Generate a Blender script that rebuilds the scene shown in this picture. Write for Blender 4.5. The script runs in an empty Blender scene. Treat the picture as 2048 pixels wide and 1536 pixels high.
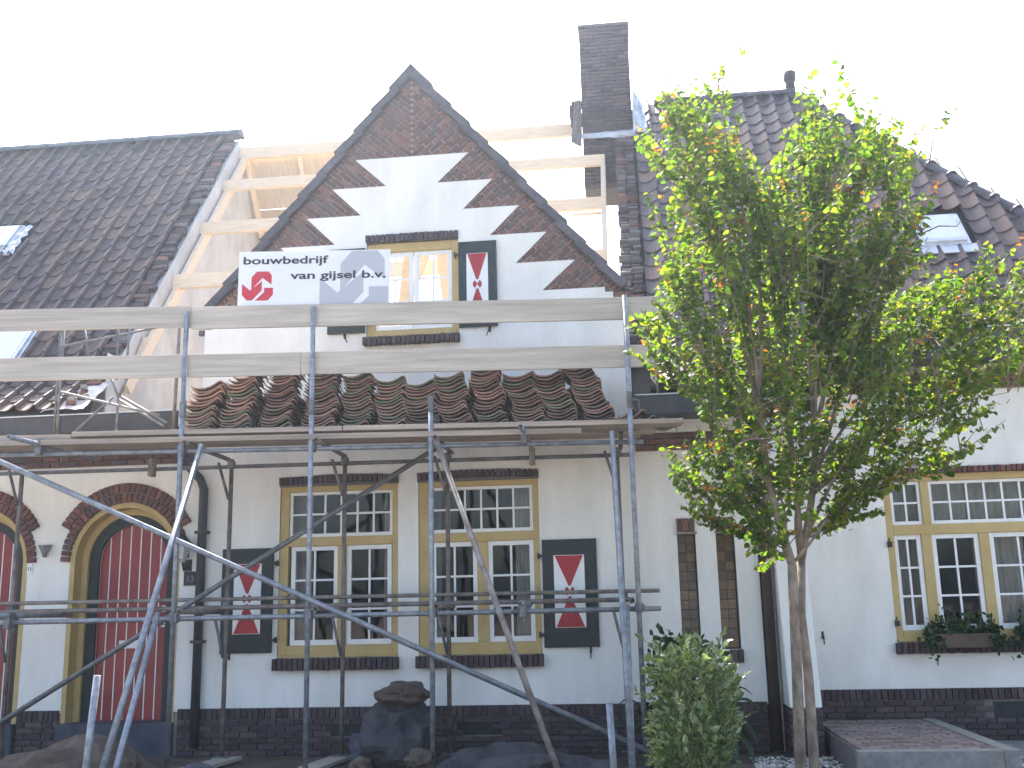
import bpy, bmesh, math, random
from mathutils import Vector, Matrix, noise
from math import radians as rad, sin, cos, pi
random.seed(7)
S = bpy.context.scene
COL = S.collection
# ------------------------------------------------------------------ camera
CAM = Vector((0, -11.6, 1.45)); FPX = 2112.85; YAW, PIT, ROL = .112511, .213431, -.0222725
fw = Vector((-sin(YAW)*cos(PIT), cos(YAW)*cos(PIT), sin(PIT)))
rt0 = Vector((cos(YAW), sin(YAW), 0)); up0 = rt0.cross(fw)
rt = cos(ROL)*rt0 + sin(ROL)*up0; up = -sin(ROL)*rt0 + cos(ROL)*up0
cd = bpy.data.cameras.new('camera'); cam = bpy.data.objects.new('camera', cd); COL.objects.link(cam)
cam.matrix_world = Matrix(((rt.x, up.x, -fw.x, CAM.x), (rt.y, up.y, -fw.y, CAM.y), (rt.z, up.z, -fw.z, CAM.z), (0, 0, 0, 1)))
cd.sensor_width = 36; cd.lens = FPX/2048*36; cd.clip_end = 2000
S.camera = cam
# ------------------------------------------------------------------ sky, sun, exposure
SUN_EL, SUN_AZ = 50.0, -20.0            # sun stands behind the houses, a little to the left
W = bpy.data.worlds.new('World'); S.world = W; W.use_nodes = True
nt = W.node_tree; nt.nodes.clear()
wo = nt.nodes.new('ShaderNodeOutputWorld'); bg = nt.nodes.new('ShaderNodeBackground'); sk = nt.nodes.new('ShaderNodeTexSky')
sk.sky_type = 'NISHITA'; sk.sun_disc = False; sk.sun_elevation = rad(SUN_EL); sk.sun_rotation = rad(SUN_AZ)
sk.air_density = 1.0; sk.dust_density = 4.0; sk.ozone_density = 1.0
bg.inputs[1].default_value = 0.15
nt.links.new(sk.outputs[0], bg.inputs[0]); nt.links.new(bg.outputs[0], wo.inputs[0])
sl = bpy.data.lights.new('sun', 'SUN'); sun = bpy.data.objects.new('sun', sl); COL.objects.link(sun)
sl.energy = 5.0; sl.angle = rad(.6); sl.color = (1, .95, .86)
sdir = Vector((cos(rad(SUN_EL))*sin(rad(SUN_AZ)), cos(rad(SUN_EL))*cos(rad(SUN_AZ)), sin(rad(SUN_EL))))
sun.rotation_euler = sdir.to_track_quat('Z', 'Y').to_euler(); sun.location = (3, 6, 14)
S.view_settings.view_transform = 'Standard'; S.view_settings.look = 'None'
S.view_settings.exposure = 1.97; S.view_settings.gamma = 1
# ------------------------------------------------------------------ materials
def mat(name, c1, c2=None, sc=6, rough=.7, bump=0, bsc=None, rnd=0, metal=0, spec=.3, stretch=None, island=False, det=6, c3=None, coat=0):
    m = bpy.data.materials.new(name); m.use_nodes = True
    n = m.node_tree.nodes; L = m.node_tree.links; b = n['Principled BSDF']
    b.inputs['Roughness'].default_value = rough; b.inputs['Metallic'].default_value = metal
    b.inputs['Specular IOR Level'].default_value = spec; b.inputs['Coat Weight'].default_value = coat
    c2 = c2 or c1
    tc = n.new('ShaderNodeTexCoord'); mp = n.new('ShaderNodeMapping'); L.new(tc.outputs['Object'], mp.inputs[0])
    if stretch: mp.inputs['Scale'].default_value = stretch
    oi = n.new('ShaderNodeObjectInfo'); geo = n.new('ShaderNodeNewGeometry')
    rs = geo.outputs['Random Per Island'] if island else oi.outputs['Random']
    if rnd:
        mu = n.new('ShaderNodeMath'); mu.operation = 'MULTIPLY'; mu.inputs[1].default_value = 57; L.new(rs, mu.inputs[0])
        cx = n.new('ShaderNodeCombineXYZ'); L.new(mu.outputs[0], cx.inputs[0]); L.new(mu.outputs[0], cx.inputs[1]); L.new(cx.outputs[0], mp.inputs['Location'])
    nz = n.new('ShaderNodeTexNoise'); nz.inputs['Scale'].default_value = sc; nz.inputs['Detail'].default_value = det; nz.inputs['Roughness'].default_value = .62
    L.new(mp.outputs[0], nz.inputs[0])
    cr = n.new('ShaderNodeValToRGB'); cr.color_ramp.elements[0].position = .34; cr.color_ramp.elements[1].position = .68
    cr.color_ramp.elements[0].color = (*c1, 1); cr.color_ramp.elements[1].color = (*c2, 1)
    L.new(nz.outputs[0], cr.inputs[0]); col = cr.outputs[0]
    if rnd:
        hs = n.new('ShaderNodeHueSaturation'); mr = n.new('ShaderNodeMapRange'); mr.inputs[3].default_value = 1-rnd; mr.inputs[4].default_value = 1+rnd
        L.new(rs, mr.inputs[0]); L.new(mr.outputs[0], hs.inputs['Value'])
        L.new(col, hs.inputs['Color']); col = hs.outputs[0]
        if c3:
            mr2 = n.new('ShaderNodeMapRange'); mr2.inputs[1].default_value = .0; mr2.inputs[2].default_value = 1.
            ml = n.new('ShaderNodeMath'); ml.operation = 'MULTIPLY'; ml.inputs[1].default_value = 7.31; L.new(rs, ml.inputs[0])
            fr = n.new('ShaderNodeMath'); fr.operation = 'FRACT'; L.new(ml.outputs[0], fr.inputs[0])
            pw = n.new('ShaderNodeMath'); pw.operation = 'POWER'; pw.inputs[1].default_value = 3; L.new(fr.outputs[0], pw.inputs[0])
            mx = n.new('ShaderNodeMix'); mx.data_type = 'RGBA'; L.new(pw.outputs[0], mx.inputs[0]); L.new(col, mx.inputs[6]); mx.inputs[7].default_value = (*c3, 1); col = mx.outputs[2]
    L.new(col, b.inputs['Base Color'])
    if bump:
        n2 = n.new('ShaderNodeTexNoise'); n2.inputs['Scale'].default_value = bsc or sc*4; n2.inputs['Detail'].default_value = 5; L.new(mp.outputs[0], n2.inputs[0])
        bp = n.new('ShaderNodeBump'); bp.inputs['Strength'].default_value = bump; bp.inputs['Distance'].default_value = .01
        L.new(n2.outputs[0], bp.inputs['Height']); L.new(bp.outputs[0], b.inputs['Normal'])
    return m
def leafmat(name, c1, c2, c3=None, trans=.5, rough=.45, spec=.4):
    m = mat(name, c1, c2, sc=1.3, rough=rough, rnd=.35, island=True, spec=spec, c3=c3)
    n = m.node_tree.nodes; L = m.node_tree.links; b = n['Principled BSDF']; o = n['Material Output']
    t = n.new('ShaderNodeBsdfTranslucent'); a = n.new('ShaderNodeMixShader'); a.inputs[0].default_value = trans
    src = b.inputs['Base Color'].links[0].from_socket
    h = n.new('ShaderNodeHueSaturation'); h.inputs['Saturation'].default_value = 1.15; h.inputs['Value'].default_value = 1.9; L.new(src, h.inputs['Color'])
    L.new(h.outputs[0], t.inputs[0]); L.new(b.outputs[0], a.inputs[1]); L.new(t.outputs[0], a.inputs[2]); L.new(a.outputs[0], o.inputs[0])
    return m
def glassmat(name, tint, gl=.5):
    m = bpy.data.materials.new(name); m.use_nodes = True; n = m.node_tree.nodes; L = m.node_tree.links
    n.remove(n['Principled BSDF']); o = n['Material Output']
    t = n.new('ShaderNodeBsdfTransparent'); t.inputs[0].default_value = (*tint, 1)
    g = n.new('ShaderNodeBsdfGlossy'); g.inputs['Roughness'].default_value = .02
    tc = n.new('ShaderNodeTexCoord'); nz = n.new('ShaderNodeTexNoise'); nz.inputs['Scale'].default_value = 4; L.new(tc.outputs['Object'], nz.inputs[0])
    bp = n.new('ShaderNodeBump'); bp.inputs['Strength'].default_value = .02; bp.inputs['Distance'].default_value = .02; L.new(nz.outputs[0], bp.inputs['Height']); L.new(bp.outputs[0], g.inputs['Normal'])
    f = n.new('ShaderNodeFresnel'); f.inputs[0].default_value = 1.5
    x = n.new('ShaderNodeMixShader'); L.new(f.outputs[0], x.inputs[0]); L.new(t.outputs[0], x.inputs[1]); L.new(g.outputs[0], x.inputs[2]); L.new(x.outputs[0], o.inputs[0])
    return m
MT = {}
MT['render'] = mat('white_render', (.71, .69, .635), (.85, .83, .78), sc=1.5, rough=.85, bump=.55, bsc=55, det=10, stretch=(1.6, 1, .55))
MT['brick'] = mat('brown_brick', (.13, .065, .052), (.21, .105, .08), sc=14, rough=.85, bump=.4, rnd=.35, c3=(.10, .075, .075))
MT['dbrick'] = mat('dark_brick', (.058, .042, .045), (.105, .07, .068), sc=14, rough=.8, bump=.4, rnd=.35, c3=(.06, .05, .06))
MT['abrick'] = mat('arch_brick', (.12, .055, .045), (.19, .085, .065), sc=14, rough=.85, bump=.4, rnd=.3, c3=(.09, .07, .07))
MT['mortar'] = mat('mortar', (.27, .245, .225), (.36, .33, .30), sc=20, rough=.95, bump=.3)
MT['cmortar'] = mat('chimney_mortar', (.085, .075, .075), (.12, .11, .11), sc=20, rough=.95, bump=.3)
MT['dmortar'] = mat('dark_mortar', (.13, .12, .12), (.19, .175, .17), sc=20, rough=.95, bump=.3)
MT['tile'] = mat('roof_tile', (.052, .040, .047), (.086, .064, .068), sc=5, rough=.6, bump=.25, rnd=.25, c3=(.15, .095, .075), spec=.4)
MT['stile'] = mat('stacked_tile', (.17, .10, .085), (.36, .21, .165), sc=5, rough=.85, bump=.5, rnd=.45, c3=(.15, .19, .12))
MT['ridge'] = mat('ridge_tile', (.085, .095, .115), (.13, .14, .16), sc=5, rough=.6, rnd=.2, bump=.2)
MT['vtile'] = mat('verge_tile', (.06, .055, .065), (.11, .10, .11), sc=9, rough=.6, rnd=.25, bump=.3)
MT['deckdark'] = mat('roof_underlay', (.05, .045, .04), rough=.9)
MT['wood'] = mat('fresh_timber', (.64, .51, .37), (.75, .63, .48), sc=5, rough=.7, bump=.15, stretch=(1, 8, 8), rnd=.12)
MT['ply'] = mat('roof_boarding', (.44, .36, .27), (.56, .47, .37), sc=3, rough=.8, bump=.2, stretch=(8, 1, 1), rnd=.15)
MT['plaster'] = mat('party_wall_plaster', (.47, .45, .43), (.66, .64, .61), sc=1.6, rough=.95, bump=.4, det=9)
MT['grayboard'] = mat('scaffold_board', (.37, .325, .27), (.54, .48, .405), sc=3.2, rough=.85, bump=.3, stretch=(.35, 5, 7), rnd=.12, det=9)
MT['deckboard'] = mat('deck_board', (.32, .255, .205), (.52, .43, .345), sc=3.2, rough=.85, bump=.3, stretch=(.35, 6, 6), rnd=.2, det=9)
MT['steel'] = mat('galvanised_tube', (.17, .185, .205), (.35, .37, .40), sc=14, rough=.5, metal=.35, bump=.15, rnd=.15, spec=.5)
MT['rust'] = mat('weathered_tube', (.15, .115, .095), (.30, .27, .25), sc=9, rough=.7, metal=.3, bump=.3, rnd=.2)
MT['steel2'] = mat('grey_tube', (.12, .12, .125), (.23, .235, .24), sc=10, rough=.6, metal=.4, bump=.2, rnd=.2)
MT['iron'] = mat('black_iron', (.02, .02, .022), (.035, .035, .035), sc=20, rough=.5)
MT['pipe'] = mat('black_drainpipe', (.035, .037, .045), (.055, .055, .062), sc=6, rough=.45)
MT['bpipe'] = mat('brown_drainpipe', (.075, .05, .045), (.11, .075, .065), sc=6, rough=.5)
MT['gutter'] = mat('dark_gutter_board', (.04, .042, .05), (.065, .065, .075), sc=5, rough=.5, bump=.1)
MT['zinc'] = mat('zinc_lead', (.45, .48, .52), (.62, .65, .69), sc=7, rough=.4, metal=.5, bump=.5, bsc=9)
MT['yellow'] = mat('ochre_paint', (.45, .325, .13), (.53, .395, .175), sc=4, rough=.5, bump=.05)
MT['white'] = mat('white_paint', (.76, .76, .74), (.83, .83, .81), sc=5, rough=.45)
MT['blackgreen'] = mat('dark_green_paint', (.018, .026, .026), (.032, .042, .04), sc=6, rough=.5)
MT['red'] = mat('red_paint', (.33, .025, .03), (.42, .04, .045), sc=4, rough=.5)
MT['doorred'] = mat('door_red_paint', (.22, .025, .026), (.29, .036, .036), sc=3, rough=.4, rnd=.1, coat=.2)
MT['glass'] = glassmat('window_glass', (.86, .89, .88))
MT['dark'] = mat('interior', (.045, .04, .036), (.08, .07, .06), sc=2, rough=.95)
MT['curtain'] = mat('curtain', (.34, .32, .29), (.46, .43, .40), sc=4, rough=.95, stretch=(9, 1, 1))
MT['sign'] = mat('sign_white', (.72, .72, .735), (.78, .78, .79), sc=3, rough=.35)
MT['ink'] = mat('sign_ink', (.035, .035, .04), rough=.5)
MT['logored'] = mat('sign_red', (.55, .03, .05), rough=.45)
MT['logogrey'] = mat('sign_grey', (.44, .45, .49), rough=.45)
MT['conc'] = mat('concrete', (.19, .18, .165), (.28, .27, .25), sc=12, rough=.9, bump=.5)
MT['paver'] = mat('paver_brick', (.15, .11, .10), (.25, .195, .175), sc=12, rough=.85, bump=.4, rnd=.25)
MT['soil'] = mat('garden_soil', (.06, .048, .038), (.13, .105, .08), sc=2.5, rough=.95, bump=.9, bsc=22, det=10)
MT['street'] = mat('street_clinker', (.20, .175, .145), (.28, .245, .205), sc=6, rough=.9, bump=.4)
MT['gravel'] = mat('gravel', (.30, .285, .26), (.50, .475, .44), sc=9, rough=.9, rnd=.4, island=True)
MT['rock'] = mat('grey_rock', (.035, .032, .036), (.085, .08, .083), sc=4, rough=.9, bump=.8, rnd=.25, det=9)
MT['brock'] = mat('brown_rock', (.07, .05, .04), (.155, .115, .09), sc=4, rough=.9, bump=.8, rnd=.15, det=9)
MT['bluestone'] = mat('blue_stone', (.05, .054, .07), (.085, .09, .11), sc=4, rough=.8, bump=.5)
MT['bark'] = mat('bark', (.13, .10, .075), (.32, .26, .20), sc=16, rough=.95, bump=1, stretch=(1, 1, .45), det=10)
MT['leaf'] = leafmat('katsura_leaf', (.045, .095, .018), (.095, .155, .028), c3=(.19, .20, .035), trans=.58, rough=.6, spec=.2)
MT['yleaf'] = leafmat('young_leaf', (.22, .075, .025), (.30, .14, .035), c3=(.32, .20, .05), trans=.5)
MT['bleaf'] = leafmat('shrub_leaf', (.065, .11, .033), (.15, .21, .08), c3=(.34, .36, .20), trans=.4, rough=.3, spec=.6)
MT['dleaf'] = leafmat('dark_leaf', (.018, .04, .012), (.035, .07, .02), trans=.25)
MT['amber'] = mat('leaded_amber', (.10, .055, .03), (.16, .10, .05), sc=5, rough=.25, rnd=.4, spec=.6)
MT['skyglass'] = mat('roof_light_glass', (.55, .57, .60), (.66, .68, .70), sc=2, rough=.12, spec=.8)
MT['lampglass'] = mat('lamp_glass', (.35, .35, .36), rough=.15, spec=.7)
# ------------------------------------------------------------------ object helpers
OFF = {}
def link(name, me, m=None, parent=None, smooth=False):
    o = bpy.data.objects.new(name, me); COL.objects.link(o)
    if m and not me.materials: me.materials.append(MT[m])
    if parent is not None:
        o.parent = parent
        if parent.name in OFF: o.matrix_parent_inverse = Matrix.Translation(-OFF[parent.name])
    if smooth:
        for p in me.polygons: p.use_smooth = True
    return o
def thing(name, label, cat, loc=(0, 0, 0), group=None):
    o = bpy.data.objects.new(name, None); COL.objects.link(o); o.location = loc; o.empty_display_size = .2
    OFF[o.name] = Vector(loc); o['label'] = label; o['category'] = cat
    if group: o['group'] = group
    return o
def tag(o, label, cat, group=None):
    o['label'] = label; o['category'] = cat
    if group: o['group'] = group
    return o
class MB:
    def __init__(s): s.v = []; s.f = []
    def add(s, vs, fs):
        k = len(s.v); s.v += [tuple(v) for v in vs]; s.f += [tuple(i+k for i in f) for f in fs]; return s
    def box(s, x0, x1, y0, y1, z0, z1):
        if x0 > x1: x0, x1 = x1, x0
        if y0 > y1: y0, y1 = y1, y0
        if z0 > z1: z0, z1 = z1, z0
        return s.add([(x0,y0,z0),(x1,y0,z0),(x1,y1,z0),(x0,y1,z0),(x0,y0,z1),(x1,y0,z1),(x1,y1,z1),(x0,y1,z1)],
                     [(0,3,2,1),(4,5,6,7),(0,1,5,4),(1,2,6,5),(2,3,7,6),(3,0,4,7)])
    def bar(s, a, b, w, h, ref=(0, 0, 1)):      # rectangular timber from a to b
        a, b = Vector(a), Vector(b); d = (b-a).normalized(); sx = d.cross(Vector(ref)).normalized()*w/2; sz = sx.cross(d).normalized()*h/2
        vs = [p+i*sx+j*sz for p in (a, b) for i, j in ((-1,-1),(1,-1),(1,1),(-1,1))]
        return s.add(vs, [(0,1,2,3),(7,6,5,4),(0,4,5,1),(1,5,6,2),(2,6,7,3),(3,7,4,0)])
    def tube(s, pts, rs, n=10, hollow=False):
        pts = [Vector(p) for p in pts]
        if not isinstance(rs, (list, tuple)): rs = [rs]*len(pts)
        k = len(s.v); ref = Vector((0, 0, 1))
        d0 = (pts[-1]-pts[0]).normalized()
        if abs(d0.z) > .9: ref = Vector((0, 1, 0))
        for i, p in enumerate(pts):
            d = (pts[min(i+1, len(pts)-1)]-pts[max(i-1, 0)]).normalized(); a = d.cross(ref).normalized(); b = a.cross(d).normalized()
            for j in range(n): t = 2*pi*j/n; s.v.append(tuple(p+rs[i]*(cos(t)*a+sin(t)*b)))
        for i in range(len(pts)-1):
            for j in range(n): s.f.append((k+i*n+j, k+i*n+(j+1) % n, k+(i+1)*n+(j+1) % n, k+(i+1)*n+j))
        if not hollow:
            s.f.append(tuple(k+j for j in range(n-1, -1, -1))); e = k+(len(pts)-1)*n; s.f.append(tuple(e+j for j in range(n)))
        else:
            for base, sg in ((k, 1), (k+(len(pts)-1)*n, -1)):
                p = pts[0] if sg == 1 else pts[-1]; q = len(s.v)
                d = (pts[-1]-pts[0]).normalized()*sg
                for j in range(n): s.v.append(tuple(p+(Vector(s.v[base+j])-p)*.78))
                for j in range(n): s.v.append(tuple(p+(Vector(s.v[base+j])-p)*.78+d*.12))
                for j in range(n):
                    a, b = j, (j+1) % n
                    s.f.append((base+a, q+a, q+b, base+b)[::sg]); s.f.append((q+a, q+n+a, q+n+b, q+b)[::sg])
                s.f.append(tuple(q+n+j for j in range(n))[::-sg])
        return s
    def prism(s, poly, y0, y1):                 # (x,z) polygon extruded along y, y0 is the front
        n = len(poly); a = sum(poly[i][0]*poly[(i+1) % n][1]-poly[(i+1) % n][0]*poly[i][1] for i in range(n))
        if a < 0: poly = poly[::-1]
        vs = [(x, y0, z) for x, z in poly]+[(x, y1, z) for x, z in poly]
        fs = [tuple(range(n)), tuple(range(2*n-1, n-1, -1))]+[((i+1) % n, i, i+n, (i+1) % n+n) for i in range(n)]
        return s.add(vs, fs)
    def mesh(s, name='mesh'):
        me = bpy.data.meshes.new(name); me.from_pydata(s.v, [], s.f); me.validate(); me.update(); return me
    def build(s, name, m, parent=None, smooth=False, bevel=0):
        o = link(name, s.mesh(name), m, parent, smooth)
        if bevel:
            b = o.modifiers.new('bevel', 'BEVEL'); b.width = bevel; b.segments = 2; b.limit_method = 'ANGLE'
        return o
def slab(name, outlines, y0, y1, m, parent=None):   # polygon with holes (x,z), solid between y0 (front) and y1
    cu = bpy.data.curves.new(name, 'CURVE'); cu.dimensions = '2D'; cu.fill_mode = 'BOTH'; cu.extrude = (y1-y0)/2
    for pl in outlines:
        sp = cu.splines.new('POLY'); sp.points.add(len(pl)-1); sp.use_cyclic_u = True
        for i, (x, z) in enumerate(pl): sp.points[i].co = (x, z, 0, 1)
    t = bpy.data.objects.new('tmp', cu); COL.objects.link(t)
    me = bpy.data.meshes.new_from_object(t.evaluated_get(bpy.context.evaluated_depsgraph_get()))
    bpy.data.objects.remove(t); bpy.data.curves.remove(cu)
    ym = (y0+y1)/2
    for v in me.vertices: x, z, c = v.co; v.co = (x, ym-c, z)
    me.materials.clear(); me.name = name
    return link(name, me, m, parent)
def rect(x0, x1, z0, z1): return [(x0, z0), (x1, z0), (x1, z1), (x0, z1)]
BM = {}
def bmesh_piece(l, d, h, m, var=0, ch=.004):       # chamfered block, cached: brick, paver, stone
    k = (round(l, 3), round(d, 3), round(h, 3), m, var)
    if k in BM: return BM[k]
    r = random.Random(str(k)); bm = bmesh.new(); bmesh.ops.create_cube(bm, size=1)
    for v in bm.verts: v.co = Vector((v.co.x*l, v.co.y*d, v.co.z*h))+Vector([r.uniform(-.0022, .0022) for _ in range(3)])
    bmesh.ops.bevel(bm, geom=bm.edges[:], offset=ch, segments=1, affect='EDGES')
    me = bpy.data.meshes.new('brick'); bm.to_mesh(me); bm.free(); me.materials.append(MT[m]); BM[k] = me
    return me
def piece(name, me, parent, loc, ang=0, scale=None, mw=None):
    o = bpy.data.objects.new(name, me); COL.objects.link(o); o.parent = parent
    if parent.name in OFF: o.matrix_parent_inverse = Matrix.Translation(-OFF[parent.name])
    o.matrix_basis = mw if mw is not None else Matrix.Translation(loc) @ Matrix.Rotation(-ang, 4, 'Y')
    return o
def brick(parent, x, y, z, l, d, h, m, ang=0):
    return piece('brick', bmesh_piece(l, d, h, m, random.randrange(3)), parent, (x+random.uniform(-.001, .001), y+random.uniform(-.003, .003), z), ang+random.uniform(-.006, .006))
def proj(p):
    v = Vector(p)-CAM; z = v.dot(fw); return 1024+FPX*v.dot(rt)/z, 768-FPX*v.dot(up)/z, z
def join_instances(name, items, m, parent):          # items: (mesh, matrix)
    vs, fs = [], []
    for me, mw in items:
        k = len(vs); vs += [tuple(mw @ v.co) for v in me.vertices]; fs += [tuple(i+k for i in p.vertices) for p in me.polygons]
    me = bpy.data.meshes.new(name); me.from_pydata(vs, [], fs); me.update()
    o = link(name, me, m, parent); o['kind'] = 'stuff'; return o
# ------------------------------------------------------------------ ground and paving
def struct(o): o['kind'] = 'structure'; return o
struct(MB().add([(-400,-400,-.06),(400,-400,-.06),(400,400,-.06),(-400,400,-.06)], [(0,1,2,3)]).build('ground', 'street'))
def soil():
    mb = MB(); nx, ny = 90, 100
    for j in range(ny+1):
        for i in range(nx+1):
            x = -10+12.2*i/nx; y = -6.7+7.5*j/ny
            z = noise.fractal(Vector((x*1.3, y*1.3, 0)), 1, 2, 4)*.035+.005
            if j == 0: z = -.05
            mb.v.append((x, y, z))
    for j in range(ny):
        for i in range(nx): a = j*(nx+1)+i; mb.f.append((a, a+1, a+nx+2, a+nx+1))
    return mb.build('garden_bed', 'soil', smooth=True)
struct(soil())
# paved entrance platform beside the buttress
pl = struct(MB().box(1.8, 2.93, -1.9, .58, -.05, .225).build('paved_platform', 'dmortar'))
MB().box(2.93, 3.06, -2.05, .58, -.06, .262).build('kerb', 'conc', pl, bevel=.01)
MB().box(1.76, 2.93, -2.05, -1.92, -.06, .258).build('kerb', 'conc', pl, bevel=.01)
y = -1.86; r = 0
while y < .5:
    x = 1.82 - (.1 if r % 2 else 0)
    while x < 2.90:
        x1 = min(x+.2, 2.925); xa = max(x, 1.81)
        if x1-xa > .03:
            me = bmesh_piece(round(x1-xa-.014, 2), .108, .05, 'paver', random.randrange(3))
            piece('paver', me, pl, None, mw=Matrix.Translation(((xa+x1)/2, y+.05, .228+random.uniform(-.004, .004))) @ Matrix.Rotation(random.uniform(-.02, .02), 4, 'X'))
        x += .2
    y += .122; r += 1
struct(MB().box(3.1, 9, -.55, .58, -.02, .03).build('pavement_strip', 'conc'))
def gravel():
    mb = MB(); R = random.Random(3)
    for i in range(5200):
        x = R.uniform(3.08, 6); y = R.uniform(-2.6, -.5); r = R.uniform(.012, .026); z = .015+R.uniform(0, .02)
        if i > 4300: x = R.uniform(1.0, 1.78); y = R.uniform(-2.4, -.6)
        vs = [Vector((dx, dy, dz)) for dx, dy, dz in ((1,0,0),(-1,0,0),(0,1,0),(0,-1,0),(0,0,1),(0,0,-1))]
        vs = [(x+v.x*r*R.uniform(.7, 1.2), y+v.y*r*R.uniform(.7, 1.2), z+v.z*r*.7) for v in vs]
        mb.add(vs, [(0,2,4),(2,1,4),(1,3,4),(3,0,4),(2,0,5),(1,2,5),(3,1,5),(0,3,5)])
    o = mb.build('gravel', 'gravel'); o['kind'] = 'stuff'; o['label'] = 'pale loose gravel beside the paved platform and tree foot'; return o
gravel()
# ------------------------------------------------------------------ the three houses of the row
C0 = -2.46                                     # centre line of the gable
left = thing('terraced_house', 'white terraced house on the left under an intact dark pantile roof', 'house', (-8, 0, 0))
mid = thing('terraced_house', 'white gabled terraced house with stripped roof, bare purlins and zigzag brick gable', 'house', (C0, 0, 0))
right = thing('terraced_house', 'white terraced house on the right with hipped pantile roof behind the tree', 'house', (3.2, .6, 0))

def arch(cx, zs, r, z0, n=20):                 # outline of an arched opening
    return [(cx-r, z0), (cx+r, z0)]+[(cx+r*cos(pi*i/n), zs+r*sin(pi*i/n)) for i in range(n+1)]
D13, D11, ZS = -5.79, -7.62, 2.13
# --- white rendered walls
teeth_o = [.69, .97, 1.28, 1.595, 1.91, 2.24]; teeth_i = [None, .31, .615, .93, 1.225, 1.525]; teeth_z = [6.825, 6.467, 6.115, 5.767, 5.407, 5.06]
rs = [(2.49, 3.42), (2.49, 4.80), (2.40, 4.80), (2.40, 4.93), (2.33, 4.93), (2.33, 5.0), (2.24, 5.0), (2.24, 5.06)]
for k in range(5, 0, -1): rs += [(teeth_i[k], teeth_z[k]), (teeth_o[k-1], teeth_z[k-1])]
gw = [(C0+a, z) for a, z in rs]+[(C0-a, z) for a, z in rs[::-1]]
WH1 = (-3.98, -2.62, 1.02, 2.93); WH2 = (-2.39, -1.045, 1.02, 2.93); GWH = (-3.0, -1.905, 4.60, 5.75)
niches = [(.44, .635), (.85, 1.045)]
wall_o = [(-6.62, .47), (1.28, .47), (1.28, 3.42)]+gw+[(-6.62, 3.42)]
holes = [rect(*WH1), rect(*WH2), rect(*GWH)]+[rect(a, b, 1.03, 2.26) for a, b in niches]
door_h = arch(D13, ZS, .64, .3)
wall_o = [(-6.62, .47), (D13-.64, .47)]+[(D13+.64*cos(pi-pi*i/24), ZS+.64*sin(pi*i/24)) for i in range(25)]+[(D13+.64, .47)]+wall_o[1:]
slab('wall', [wall_o]+holes, -.012, .006, 'render', mid)
mort_o = [(-6.62, -.1), (D13-.64, -.1)]+[(D13+.64*cos(pi-pi*i/24), ZS+.64*sin(pi*i/24)) for i in range(25)]+[(D13+.64, -.1), (1.26, -.1), (1.26, 3.5), (C0+2.49, 3.5), (C0+2.49, 4.84), (C0, 7.90), (C0-2.49, 4.84), (C0-2.49, 3.5), (-6.62, 3.5)]
slab('masonry_core', [mort_o]+holes, .0065, .26, 'mortar', mid)
lw = [(-12, .47), (D11-.64, .47)]+[(D11+.64*cos(pi-pi*i/24), ZS+.64*sin(pi*i/24)) for i in range(25)]+[(D11+.64, .47), (-6.6203, .47), (-6.6203, 3.42), (-12, 3.42)]
slab('wall', [lw], -.012, .006, 'render', left)
slab('masonry_core', [[(x, -.1 if z < .5 else z+.06 if z > 3.4 else z) for x, z in lw]], .0065, .26, 'mortar', left)
YR = .6
RW = (2.76, 4.95, 1.05, 2.87)
slab('wall', [[(1.24, .55), (9, .55), (9, 3.8), (1.24, 3.8)], rect(*RW)], YR-.012, YR+.006, 'render', right)
slab('masonry_core', [[(1.24, -.1), (9, -.1), (9, 4.35), (1.24, 4.35)], rect(*RW)], YR+.0065, YR+.26, 'mortar', right)
MB().box(1.262, 1.30, .262, YR-.013, -.1, 3.45).build('return_wall', 'render', right)
# --- interiors and hidden backs so that rooms are dark and the sun is blocked
MB().box(-6.3, .25, .27, 8, 3.32, 3.45).build('attic_floor', 'ply', mid)
MB().box(-12, -6.32, .27, 8, 3.32, 3.44).build('attic_floor', 'ply', left)
MB().box(.27, 9, .88, 8, 3.5, 3.6).build('attic_floor', 'ply', right)
for h, x0, x1 in ((left, -12, -6.32), (mid, -6.3, .25), (right, .27, 9)):
    MB().box(x0, x1, 8, 8.2, -.1, 4.1).build('back_wall', 'dark', h)
    MB().box(x0, x1, 2.6, 2.7, -.1, 3.3).build('room_wall', 'dark', h)
    MB().box(x0, x1, .87, 7.9, -.05, .3).build('room_floor', 'dark', h)
MB().box(-4.9, -4.8, .27, 2.6, .3, 3.3).build('room_wall', 'dark', mid)
MB().box(.0, .25, .27, 8, -.1, 3.3).build('room_wall', 'dark', mid)
MB().box(8.9, 9, .87, 8, -.1, 4.2).build('room_wall', 'dark', right)
# party walls (rise along the roof slopes)
TH = rad(52); T52 = math.tan(TH)
def zroof(y): return 4.2+T52*(y-.1)
RY = 4.03; RZ = zroof(RY)
def partywall(x0, x1, m, h, drop=.06, yb=.3):
    pts = [(.02, 3.3), (yb, zroof(yb)-drop-.02), (RY, RZ-drop), (2*RY-.4, zroof(.4)-drop), (2*RY-.4, 3.3)]
    n = len(pts); vs = [(x, y, z) for x in (x0, x1) for y, z in pts]
    MB().add(vs, [tuple(range(n-1, -1, -1)), tuple(range(n, 2*n))]+[(i, (i+1) % n, (i+1) % n+n, i+n) for i in range(n)]).build('party_wall', m, h)
partywall(-6.42, -6.19, 'plaster', left, .04)
partywall(-.02, .24, 'dmortar', right, .05)
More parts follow.
